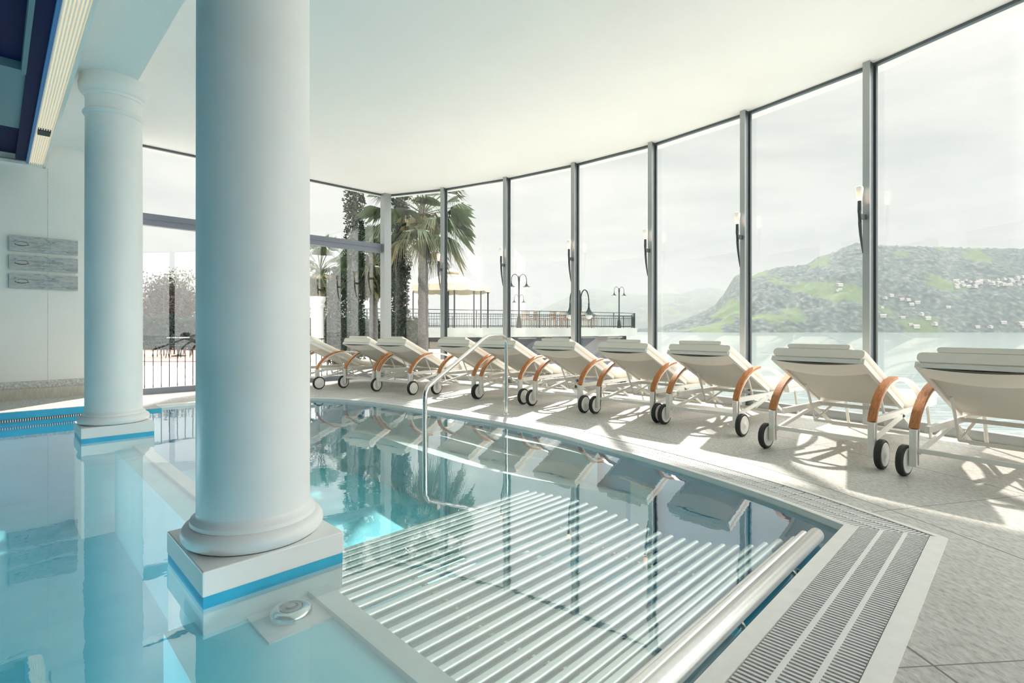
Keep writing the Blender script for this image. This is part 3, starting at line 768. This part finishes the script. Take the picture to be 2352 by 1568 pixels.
def ridge(prof, u):
    for (u0,v0),(u1,v1) in zip(prof, prof[1:]):
        if u0 <= u <= u1: return v0+(v1-v0)*(u-u0)/(u1-u0)
    return prof[0][1] if u < prof[0][0] else prof[-1][1]
near_prof = [(1440,764),(1520,752),(1560,738),(1600,722),(1640,702),(1665,672),(1680,645),(1690,632),(1704,629),(1716,640),(1745,625),(1790,613),(1850,608),(1880,590),(1912,580),(1950,563),(1972,556),(1990,560),(2020,563),(2100,565),(2200,568),(2352,571),(2700,580),(3100,600),(3500,640),(4200,700)]
far_prof = [(700,742),(900,735),(1000,742),(1120,752),(1185,738),(1240,712),(1290,688),(1340,668),(1362,662),(1400,668),(1460,676),(1500,677),(1530,671),(1560,676),(1600,663),(1635,660),(1670,668),(1800,650),(1900,690),(2100,720),(2300,745)]
def hill_h(u, t, prof, Y0, Y1, nz, seed):
    """height at sideways direction u and way t (0 shore .. 1 crest)"""
    Y = Y0+(Y1-Y0)*t; X = (u-CU)/F_PX*Y
    top = CAMZ+(VH-ridge(prof, u))/F_PX*Y1
    s_ = t**.85 if t <= 1 else 1-(t-1)*.6
    z = ZL-1+(top-ZL+1)*s_
    nn = noise.fractal(Vector((X*.011+seed, Y*.011, 0)), 1, 2, 6)*nz*min(1, 3*t)*(1 if t < 1 else 1)*(.25 if abs(t-1) < .03 else 1)
    tr = noise.noise(Vector((X*.12, Y*.12, seed)))*nz*.16
    return Vector((X, Y, z+nn*max(0.0, 1-abs(t))*1.0+tr*min(1, t*4)))
def terrain(name, label, cat, prof, u0, u1, nu, Y0, Y1, nz, seed, mat):
    ts = [i/34*1.0 for i in range(35)]+[1.1,1.3]
    vs = []; fs = []
    for i in range(nu+1):
        u = u0+(u1-u0)*i/nu
        for t in ts: vs.append(hill_h(u, t, prof, Y0, Y1, nz, seed))
    k = len(ts)
    for i in range(nu):
        for j_ in range(k-1): a = i*k+j_; fs.append((a, a+1, a+k+1, a+k))
    return tag(MB().add(vs, fs).build(name, mat, smooth=2), label, cat)
terrain('hill', 'green wooded hill with a rocky headland across the lake at right', 'hill', near_prof, 1430, 4000, 420, 880, 1150, 26, 3, 'hill')
terrain('mountain', 'pale distant mountain range across the lake in the middle', 'mountain', far_prof, 600, 2300, 240, 3000, 4200, 60, 9, 'hill')

# houses on the slope
hb = empty('hillside_house')
MB().box((0,0,2.2), (9,7,5)).build('wall', 'house', hb)
m_ = MB(); m_.add([(-5,-4,4.6),(5,-4,4.6),(5,4,4.6),(-5,4,4.6),(-5,0,6.6),(5,0,6.6)], [(0,1,5,4),(2,3,4,5),(0,4,3),(1,2,5),(0,3,2,1)]); m_.build('roof', 'roof', hb)
def on_slope(u, v):
    best = None
    for i in range(1, 100):
        t = i/100; p = hill_h(u, t, near_prof, 880, 1150, 26, 3); vv = VH-(p.z-CAMZ)/p.y*F_PX
        if vv <= v: return p
    return None
rnd = random.Random(5); spots = []
for k in range(44): u = rnd.uniform(2195, 2352); spots.append((u, 640+rnd.uniform(0,16)+ (2352-u)*.045))
for k in range(12): spots.append((rnd.uniform(2020, 2180), rnd.uniform(680, 735)))
for k in range(8): spots.append((rnd.uniform(2060, 2352), rnd.uniform(742, 756)))
for k in range(4): spots.append((rnd.uniform(1900, 1960), rnd.uniform(655, 670)))
first = True
for u, v in spots:
    p = on_slope(u, v)
    if p is None: continue
    o = hb if first else copy_tree(hb); first = False
    s_ = rnd.uniform(.55, 1.0); o.location = p-Vector((0,0,1.0)); o.rotation_euler = (0,0,rnd.uniform(-.6,.6)); o.scale = (s_,s_,s_)
    tag(o, 'tiny pale house among the others on the hillside across the lake', 'house', 'houses scattered on the hillside')

# ------------------------------------------------------------------ terrace on the lake
TZ = 1.06
tr = empty('lake_terrace', (0, 36, ZL)); tag(tr, 'raised concrete terrace over the lake, dark open storey underneath', 'terrace')
def tp(m, nm, mat, **k):
    o = m.build(nm, mat, **k); o.parent = tr; o.matrix_parent_inverse = Matrix.Translation(-tr.location); return o
slab_poly = [(-14,27.5),(-6,28),(0,30.5),(4,32.6),(8.7,36),(10,43),(-14,46)]
tp(MB().prism(slab_poly, .52, TZ), 'deck_slab', 'concrete')
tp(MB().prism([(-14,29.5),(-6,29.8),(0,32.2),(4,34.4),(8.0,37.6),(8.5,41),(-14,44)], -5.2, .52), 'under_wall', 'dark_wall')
for x, y in ((-5.6,28.6),(-1.2,30.4),(2.1,32),(7.75,36.1)): tp(MB().box((x,y,-2.2), (.30,.30,5.5), .4), 'pillar', 'lamp_iron')
for x, y in ((.9,31.35),(3.0,32.5),(5.0,33.9),(7.0,35.3)): tp(MB().box((x,y,.43), (1.3,.12,.07), .55), 'light_strip', 'concrete')
for x in (-4.3,-2.6,): tp(MB().box((x,29.6+.42*(x+6)/1.0*.9-.2,-.3), (1.0,.1,1.1), .38), 'window_panel', 'canvas')
# railings
def railing(name, label, pts, zb, hgt, post, balstep, mat='lamp_iron', r=.02, tall=()):
    e = empty(name, (pts[0][0], pts[0][1], zb)); tag(e, label, 'railing')
    inv = Matrix.Translation(-e.location)
    def rp_(m, nm):
        o = m.build(nm, mat); o.parent = e; o.matrix_parent_inverse = inv; return o
    P_ = [Vector((p[0],p[1],0)) for p in pts]
    for zz, nm in ((zb+hgt, 'top_rail'), (zb+hgt-.22 if balstep else zb+.2, 'middle_rail'), (zb+.12, 'bottom_rail')):
        m = MB()
        for a, b_ in zip(P_, P_[1:]): m.bar(a+Vector((0,0,zz)), b_+Vector((0,0,zz)), r*1.6, r*1.6)
        rp_(m, nm)
    ps_ = [p for p, d in resample(P_, post)]
    for i, p in enumerate(ps_):
        m = MB(); m.box(p+Vector((0,0,zb+hgt/2)), (r*2.2,r*2.2,hgt)); rp_(m, 'post')
        if i+1 < len(ps_) and balstep:
            m = MB(); q = ps_[i+1]; n = max(1, int((q-p).length/balstep))
            for k in range(1, n): c_ = p.lerp(q, k/n); m.box(c_+Vector((0,0,zb+(hgt-.1)/2)), (r*.8,r*.8,hgt-.22))
            rp_(m, 'baluster_panel')
    return e
railing('terrace_railing', 'dark iron railing along the front edge of the lake terrace', [(-14,27.7),(-6,28.2),(0,30.7),(4,32.8),(8.55,36.1)], TZ, 1.02, 2.05, .14, r=.022)
railing('terrace_railing', 'dark iron railing along the far side of the lake terrace', [(8.6,36.3),(9.8,42.8),(-14,45.6)], TZ, 1.02, 2.4, .16, r=.022)
# window railing outside the left glass wall
e = empty('window_railing', AB(-.5, BW-.5, -.12)); tag(e, 'black iron railing of thin balusters right outside the left window', 'railing')
inv = Matrix.Translation(-e.location)
def wr(m, nm):
    o = m.build(nm, 'black'); o.parent = e; o.matrix_parent_inverse = inv
m_ = MB(); m_.bar(AB(.9,BW-.5,.80), AB(5.4,BW-.5,.80), .03, .02); wr(m_, 'top_rail')
m_ = MB(); m_.bar(AB(.9,BW-.5,-.02), AB(5.4,BW-.5,-.02), .03, .02); wr(m_, 'bottom_rail')
a_ = .92
while a_ < 5.4:
    m_ = MB(); m_.tube([AB(a_,BW-.5,-.12), AB(a_,BW-.5,.80)], .007, n=6); wr(m_, 'baluster'); a_ += .113

# lamp posts
def bell(m, g, x, z, s=1, y=0):
    m.lathe([(.012*s, .34*s),(.02*s,.30*s),(.022*s,.20*s),(.05*s,.12*s),(.11*s,.05*s),(.20*s,0)], (x,y,z), 20, cap=False)
    g.lathe([(.001,-.11*s),(.06*s,-.09*s),(.085*s,-.05*s),(.09*s,0)], (x,y,z), 16)
def arm_pts(x0, x1, z, rise):
    return [(x0+(x1-x0)*(1-math.cos(t))/2, 0, z+rise*math.sin(t)) for t in [PI*i/12 for i in range(13)]]
def lamp_post(name, label, loc, hgt, tiers, s=1, rz=0, arm=.42, grp=None):
    e = empty(name, loc, rz); tag(e, label, 'lamp post', grp)
    MB().lathe([(.14*s,0),(.14*s,.1),(.10*s,.5*s),(.07*s,.62*s),(.045*s,.7*s),(.04*s,hgt*.93),(.055*s,hgt*.94),(.055*s,hgt*.98),(.02*s,hgt+.1*s)], n=16).build('post', 'lamp_iron', e, smooth=SM)
    for z, k in tiers:
        for sx in (-1, 1):
            m = MB(); m.tube(arm_pts(sx*.03*s, sx*arm*k, z, .30*k*s), .016*s*k, n=6, up=(0,1,0)); m.tube([(sx*arm*k,0,z),(sx*arm*k,0,z-.05)], .014*s*k, n=6)
            ar = m.build('lamp_arm', 'lamp_iron', e, smooth=SM)
            m = MB(); g = MB(); bell(m, g, sx*arm*k, z-.36*k*s, k*s); m.build('lamp_shade', 'lamp_iron', e, smooth=SM); g.build('lamp_globe', 'lampglass', e, smooth=SM)
    return e
p = P(1192, 748, 34); lamp_post('lamp_post', 'tall iron lamp post with four bell lamps on the terrace, left one', (p.x, 34, TZ), 3.3, [(3.15,1),(1.95,.62)], 1.25, .1, .50)
p = P(1422, 748, 41); lamp_post('lamp_post', 'smaller looking iron lamp post near the right end of the terrace', (p.x, 41, TZ), 3.05, [(2.95,.95)], 1.1, .3, .46)
p = P(1331, 748, 13.5); lamp_post('lamp_post', 'closest bell shaped lamp post, half hidden behind a window post', (p.x, 13.5, ZL), 6.9, [(6.72,.95)], 1.05, .2, .27)

# gazebo
gx, gy = P(1036, 700, 33).x, 33.0
gz = empty('gazebo', (gx, gy, TZ)); tag(gz, 'round cream canvas gazebo on thin posts on the lake terrace', 'gazebo')
R_ = 2.5; npan = 12
m_ = MB(); vs = []; fs = []
for i in range(npan*2):
    t = PI*i/npan; rr = R_*(1 if i % 2 == 0 else .955)
    vs += [(rr*math.cos(t), rr*math.sin(t), 2.62), (rr*.55*math.cos(t), rr*.55*math.sin(t), 3.02), (.35*math.cos(t), .35*math.sin(t), 3.45)]
n = npan*2
for i in range(n):
    a, b_ = 3*i, 3*((i+1) % n); fs += [(a, b_, b_+1, a+1), (a+1, b_+1, b_+2, a+2)]
m_.add(vs, fs).build('canopy', 'canvas', gz)
m_ = MB(); vs = []; fs = []; n = npan*4
for i in range(n+1):
    t = 2*PI*i/n; rr = R_*(1 if i % 4 == 0 else (.965 if i % 4 == 2 else .98)); dz = .0 if i % 4 == 0 else (-.10 if i % 4 == 2 else -.06)
    vs += [(rr*math.cos(t), rr*math.sin(t), 2.64), (rr*math.cos(t), rr*math.sin(t), 2.24+(.0 if i % 4 else .06)+dz*.0)]
for i in range(n): fs.append((2*i, 2*i+2, 2*i+3, 2*i+1))
m_.add(vs, fs).build('valance', 'canvas', gz)
m_ = MB(); m_.lathe([(.50,3.42),(.62,3.52),(.3,3.66),(.02,3.8)], n=16); m_.build('cupola', 'canvas', gz, smooth=SM)
for i in range(8):
    t = 2*PI*i/8+.2; MB().tube([(R_*.95*math.cos(t), R_*.95*math.sin(t), 0), (R_*.95*math.cos(t), R_*.95*math.sin(t), 2.5)], .045, n=8).build('post', 'lamp_iron', gz)

# terrace chairs and tables
def make_chair():
    e = empty('terrace_chair')
    m = MB()
    for k in range(6): m.box((-.22+.088*k, 0, .45), (.05,.44,.025))
    m.build('seat', 'rattan', e)
    m = MB()
    for k in range(6): m.box((-.22+.088*k, .22, .70), (.03,.02,.48))
    for k in range(3): m.box((0,.22,.52+.2*k), (.5,.025,.04))
    m.build('backrest', 'rattan', e)
    for x, y in ((-.22,-.2),(.22,-.2),(-.22,.2),(.22,.2)): MB().box((x,y,.22), (.035,.035,.44)).build('leg', 'rattan', e)
    m = MB()
    for sx in (-1,1): m.box((sx*.25,0,.64), (.04,.44,.03))
    m.build('armrest', 'rattan', e)
    return e
ch = make_chair()
cl = [(1210,33.6,.3,'rattan terrace chair right beside the foot of the left lamp post'),(1238,34.6,2.0,'rattan terrace chair between left lamp post and next chairs'),(1264,33.2,-.8,'rattan terrace chair left of the rattan group at the railing'),
      (1283,34.4,1.2,'rattan terrace chair in the group left of the bell lamp'),(1297,35.4,2.8,'rear rattan terrace chair in the group left of the bell lamp'),(1308,33.9,.1,'front rattan terrace chair in the group left of the bell lamp'),
      (1346,35.2,.2,'rattan terrace chair just right of the bell lamp post'),(1362,36.0,1.9,'rightmost rattan terrace chair, alone on the terrace')]
for i, (u, Y, r_, lab) in enumerate(cl):
    o = ch if i == 0 else copy_tree(ch); o.location = ((u-CU)/F_PX*Y, Y, TZ); o.rotation_euler = (0,0,r_); o.scale = (1.15,)*3
    tag(o, lab, 'chair', 'rattan chairs on the terrace')

# bistro furniture outside the left window
def make_bistro():
    e = empty('cafe_chair')
    MB().lathe([(.20,.44),(.21,.45),(.20,.465)], n=16).build('seat', 'lamp_iron', e)
    m = MB(); m.tube([(.18*math.cos(t), .20, .46+.42*math.sin(t)) for t in [PI*i/10 for i in range(11)]], .014, n=6, up=(0,1,0))
    for x in (-.07,0,.07): m.tube([(x,.2,.46),(x,.2,.84)], .009, n=5)
    m.build('backrest', 'lamp_iron', e)
    for x, y in ((-.15,-.15),(.15,-.15),(-.15,.17),(.15,.17)): MB().tube([(x,y,.45),(x*1.3,y*1.3,0)], .013, n=6).build('leg', 'lamp_iron', e)
    return e
bc = make_bistro(); rnd = random.Random(2)
bl = ['leftmost dark cafe chair outside the left window', 'second dark cafe chair from the left outside the left window', 'dark cafe chair left of the round cafe table outside', 'dark cafe chair behind the round cafe table outside',
      'dark cafe chair right of the round cafe table outside', 'dark cafe chair beside the near column edge, seen outside']
for i, (u, Y) in enumerate(((368,20.5),(384,22),(398,19.5),(412,22.5),(425,20),(438,21.5))):
    o = bc if i == 0 else copy_tree(bc); o.location = ((u-CU)/F_PX*Y, Y, -.09); o.rotation_euler = (0,0,rnd.uniform(0,6)); tag(o, bl[i], 'chair', 'cafe chairs outside the left window')
t_ = empty('cafe_table', ((410-CU)/F_PX*20.6, 20.6, -.09)); tag(t_, 'small round dark cafe table among the chairs outside the left window', 'table')
MB().lathe([(.38,.72),(.40,.73),(.40,.75),(.38,.76)], n=24).build('tabletop', 'metal_light', t_); MB().lathe([(.25,0),(.25,.03),(.03,.06),(.03,.72)], n=16).build('pedestal', 'lamp_iron', t_)

# white garden pillar
pl = empty('garden_pillar', (P(729,700,14.5).x, 14.5, -.12)); tag(pl, 'short white stone garden pillar outside, right of the near column', 'pillar')
MB().lathe([(.20,0),(.20,.1),(.165,.14),(.165,1.72)], n=28).build('shaft', 'white', pl, smooth=SM); MB().lathe([(.17,1.70),(.20,1.76),(.20,1.80),(.18,1.82),(.225,1.92),(.225,2.02)], n=28).build('capital', 'white', pl, smooth=SM)

# ------------------------------------------------------------------ plants
def leaves(m, pts_n, fn, size, rnd, up=.3):
    for _ in range(pts_n):
        c_ = fn(rnd); s_ = size*rnd.uniform(.6,1.3)
        d = Vector((rnd.gauss(0,1), rnd.gauss(0,1), rnd.gauss(0,1)*.7+up)).normalized(); x = d.cross(Vector((rnd.gauss(0,1),rnd.gauss(0,1),rnd.gauss(0,1)))).normalized()
        m.add([c_, c_+d*s_*.5+x*s_*.28, c_+d*s_, c_+d*s_*.5-x*s_*.28], [(0,1,2,3)])
def cypress(label, x, y, zb, h_, r, seed, n=5200, mat='leaf', lean=0):
    rnd = random.Random(seed); e = empty('ivy_clad_tree', (x, y, zb)); tag(e, label, 'tree')
    MB().tube([(0,0,0),(lean*.3,0,h_*.5),(lean,0,h_*.97)], [.14,.10,.03], n=10).build('trunk', 'bark', e)
    def fn(q):
        t = q.random(); z = h_*(.03+.97*t); rr = r*(.75+.35*noise.noise(Vector((0,0,z*1.3+seed))))*(1 if t < .85 else (1.02-t)/.17)*math.sqrt(q.uniform(.25,1)); a = q.uniform(0, 2*PI)
        rr *= 1+.35*noise.noise(Vector((math.cos(a)*1.5, math.sin(a)*1.5, z*2.2+seed)))
        return Vector((lean*t+rr*math.cos(a), rr*math.sin(a), z))
    m = MB(); leaves(m, n, fn, .10, rnd); m.build('foliage', mat, e)
cypress('tall dark ivy clad tree outside, right of the glass corner post', P(918,0,13.2).x, 13.2, -.12, 6.6, .30, 1)
cypress('tall dark ivy clad tree outside, left of the glass corner post', P(815,0,14.5).x, 14.5, -.12, 6.4, .34, 4)
cypress('bushy ivy covered trunk between white garden pillar and tall tree', P(775,0,15.6).x, 15.6, -.12, 2.9, .42, 8, 2600, 'leaf')

def fan_leaf(m, base, direction, length, fan, rnd, nl=28, droop=.25):
    d = direction.normalized(); side = d.cross(Vector((0,0,1)))
    if side.length < .1: side = Vector((1,0,0))
    side.normalize(); up = side.cross(d).normalized()
    tip = base+d*length
    m.tube([base, base+d*length*.5+up*.03, tip], [.014,.011,.008], n=4)
    for k in range(nl):
        a = -1.35+2.7*k/(nl-1); dd = (d*math.cos(a)+side*math.sin(a)+up*.12*math.cos(a*2)).normalized()
        L_ = fan*(.72+.28*math.cos(a*.8))*rnd.uniform(.9,1.08); w_ = dd.cross(up).normalized()*.014
        mid = tip+dd*L_*.55; end_ = tip+dd*L_+Vector((0,0,-droop*L_*rnd.uniform(.5,1.4)))
        m.add([tip-w_*.3, mid-w_, end_, mid+w_, tip+w_*.3], [(0,1,2,3,4)])
def palm(label, x, y, zb, h_, nfr, reach, fan, seed, skirt=0, tr_=.13):
    rnd = random.Random(seed); e = empty('fan_palm', (x, y, zb)); tag(e, label, 'palm tree')
    pr = []; z = 0
    MB().lathe([(tr_*(1.15-.2*i/30)+(.012 if i % 2 else 0), h_*i/30) for i in range(31)], n=14).build('trunk', 'bark', e)
    g = MB(); y_ = MB()
    for k in range(nfr):
        az = k*2.39996; el = math.radians(75-130*(k/nfr)); d = Vector((math.cos(az)*math.cos(el), math.sin(az)*math.cos(el), math.sin(el)))
        tgt = y_ if (k > nfr*.88) else g
        fan_leaf(tgt, Vector((0,0,h_-.05-.25*k/nfr)), d, reach*rnd.uniform(.8,1.15), fan, rnd, droop=.3+.4*k/nfr)
    g.build('fronds', 'palm', e); y_.build('old_fronds', 'palm_y', e)
    if skirt:
        m = MB(); leaves(m, 700, lambda q: Vector((q.gauss(0,.17), q.gauss(0,.17), h_-.2-q.random()*skirt)), .30, rnd, up=-1.2); m.build('dry_skirt', 'palm_y', e)
palm('tall fan palm with broad crown outside, in front of the gazebo', P(972,0,13.0).x, 13.0, -.12, 4.15, 46, .85, .66, 3, .3, .115)
palm('low fan palm outside, just right of the near column', P(735,0,17).x, 17, -.12, 3.1, 34, .8, .65, 11, .5)
palm('thin fan palm outside, tucked left behind the glass corner post', P(858,0,15.2).x, 15.2, -.12, 3.4, 30, .6, .5, 21, 1.0, .11)

def bush(name, label, cat, x, y, zb, h_, r, seed, mat, n=3500, size=.17, trunk=True):
    rnd = random.Random(seed); e = empty(name, (x,y,zb)); tag(e, label, cat)
    blobs = [(Vector((rnd.gauss(0,r*.4), rnd.gauss(0,r*.35), h_*rnd.uniform(.45,.85))), r*rnd.uniform(.35,.6)) for _ in range(9)]
    if trunk:
        m = MB(); m.tube([(0,0,0),(0,0,h_*.4)], [.16,.10], n=8)
        for c_, q in blobs: m.tube([(0,0,h_*.35), c_*.6+Vector((0,0,h_*.15)), c_+Vector((0,0,q))], [.07,.04,.012], n=5)
        m.build('trunk', 'bark', e)
    def fn(q):
        c_, rr = q.choice(blobs); v = Vector((q.gauss(0,1),q.gauss(0,1),q.gauss(0,1))).normalized()*rr*q.uniform(.55,1.05); return c_+v
    m = MB(); leaves(m, int(n*.8), fn, size, rnd); m.build('foliage', mat, e)
bush('tree', 'brown leafed round tree outside the left window', 'tree', P(375,0,30).x, 30, -.12, 4.0, 2.2, 31, 'leaf2', 5000)
bush('tree', 'light green topped tree behind the brown tree at left window', 'tree', P(402,0,36).x, 36, -.12, 5.2, 1.8, 32, 'leaf3', 3000)
bush('tree', 'greyish tree outside, beside the left edge of the near column', 'tree', P(436,0,33).x, 33, -.12, 3.9, 2.2, 33, 'leaf2', 3500)
bush('tree', 'greyish tree outside, beside the right edge of the farther column', 'tree', P(330,0,33).x, 33, -.12, 4.3, 2.2, 35, 'leaf2', 3500)
def hedge(label, u0, u1, Y, h_, seed, mat, dep=1.4):
    x0, x1 = (u0-CU)/F_PX*Y, (u1-CU)/F_PX*Y; rnd = random.Random(seed); m = MB()
    leaves(m, 7000, lambda q: Vector((q.uniform(x0,x1), Y+q.uniform(0,dep), -.1+h_*(q.random()**.8)*(1+.12*noise.noise(Vector((q.uniform(x0,x1),0,0)))))), .24, rnd)
    tag(m.build('hedge', mat), label, 'hedge')
hedge('clipped green hedge behind the cafe chairs outside', 300, 470, 27, 1.6, 41, 'hedge')
hedge('dark hedge filling the garden behind the palms', 690, 960, 24, 1.5, 42, 'leaf')

# ------------------------------------------------------------------ world, sun, lamps, camera
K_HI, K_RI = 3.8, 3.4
hz = MB(); hz.box((500, 2560, 150), (7000, 4960, 310)); hm, nt, out = newmat('lake_haze')
vv = N(nt, 'VolumeScatter'); vv.inputs['Color'].default_value = (.86,.95,1,1); vv.inputs['Density'].default_value = .00032*.46; vv.inputs['Anisotropy'].default_value = .2
va = N(nt, 'VolumeAbsorption'); va.inputs['Color'].default_value = (.0,.0,.0,1); va.inputs['Density'].default_value = .00032*.54; vs2 = N(nt, 'AddShader'); nt.links.new(vv.outputs[0], vs2.inputs[0]); nt.links.new(va.outputs[0], vs2.inputs[1])
nt.links.new(vs2.outputs[0], out.inputs['Volume']); tag(hz.build('haze', hm), 'thin bluish haze hanging over the lake before the mountains', 'haze', kind='stuff')
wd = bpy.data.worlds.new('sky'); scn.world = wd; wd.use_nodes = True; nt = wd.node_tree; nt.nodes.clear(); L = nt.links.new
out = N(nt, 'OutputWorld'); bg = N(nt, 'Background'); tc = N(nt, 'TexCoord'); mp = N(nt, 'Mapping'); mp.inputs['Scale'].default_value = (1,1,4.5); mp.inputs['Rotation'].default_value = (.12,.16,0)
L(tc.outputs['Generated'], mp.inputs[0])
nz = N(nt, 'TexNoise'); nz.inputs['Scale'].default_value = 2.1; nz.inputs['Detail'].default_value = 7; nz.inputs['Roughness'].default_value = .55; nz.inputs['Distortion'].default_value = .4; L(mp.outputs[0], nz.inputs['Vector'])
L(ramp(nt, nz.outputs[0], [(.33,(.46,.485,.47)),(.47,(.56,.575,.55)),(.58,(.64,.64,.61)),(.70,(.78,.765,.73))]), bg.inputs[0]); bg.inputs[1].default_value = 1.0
# extra sky brightness added overhead and towards the right, unseen, to light the interior
def mth(op, a, b=None, cl=False):
    q = N(nt, 'Math', operation=op); q.use_clamp = cl
    for i, x in enumerate((a, b)):
        if x is None: continue
        if isinstance(x, (int, float)): q.inputs[i].default_value = x
        else: L(x, q.inputs[i])
    return q.outputs[0]
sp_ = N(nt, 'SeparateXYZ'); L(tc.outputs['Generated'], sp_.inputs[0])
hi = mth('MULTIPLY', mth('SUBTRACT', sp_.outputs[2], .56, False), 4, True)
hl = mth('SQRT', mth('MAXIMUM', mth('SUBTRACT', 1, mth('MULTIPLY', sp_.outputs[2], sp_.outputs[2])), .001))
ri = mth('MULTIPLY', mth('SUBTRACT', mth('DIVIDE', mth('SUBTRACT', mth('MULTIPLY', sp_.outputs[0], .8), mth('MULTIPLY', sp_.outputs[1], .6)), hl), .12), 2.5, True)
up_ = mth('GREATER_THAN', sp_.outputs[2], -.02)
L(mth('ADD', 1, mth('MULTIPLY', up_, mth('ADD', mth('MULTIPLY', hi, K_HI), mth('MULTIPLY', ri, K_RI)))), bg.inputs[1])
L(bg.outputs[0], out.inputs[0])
def sun(name, d, e, ang, col):
    l = bpy.data.lights.new(name, 'SUN'); l.energy = e; l.angle = math.radians(ang); l.color = col
    o = bpy.data.objects.new(name, l); COL.objects.link(o); o.rotation_euler = Vector(d).to_track_quat('-Z', 'Y').to_euler(); return o
el = math.radians(37); az = Vector((.03,1,0)).normalized()
sun('sun', -(az*math.cos(el)+Vector((0,0,math.sin(el)))), 7.0, 1.2, (1,.93,.85))

cam = bpy.data.cameras.new('camera'); co = bpy.data.objects.new('camera', cam); COL.objects.link(co)
co.location = (0,0,CAMZ); co.rotation_euler = (PI/2, 0, 0)
cam.sensor_width = 36; cam.lens = 36*F_PX/2352; cam.shift_y = (VH-784)/2352; cam.clip_end = 12000; cam.clip_start = .05
scn.camera = co
scn.cycles.max_bounces = 14; scn.cycles.diffuse_bounces = 7; scn.cycles.transparent_max_bounces = 40; scn.cycles.sample_clamp_indirect = 8
vs_ = scn.view_settings; vs_.view_transform = 'Standard'; vs_.look = 'None'; vs_.gamma = 1; vs_.use_curve_mapping = False; vs_.exposure = 0.58
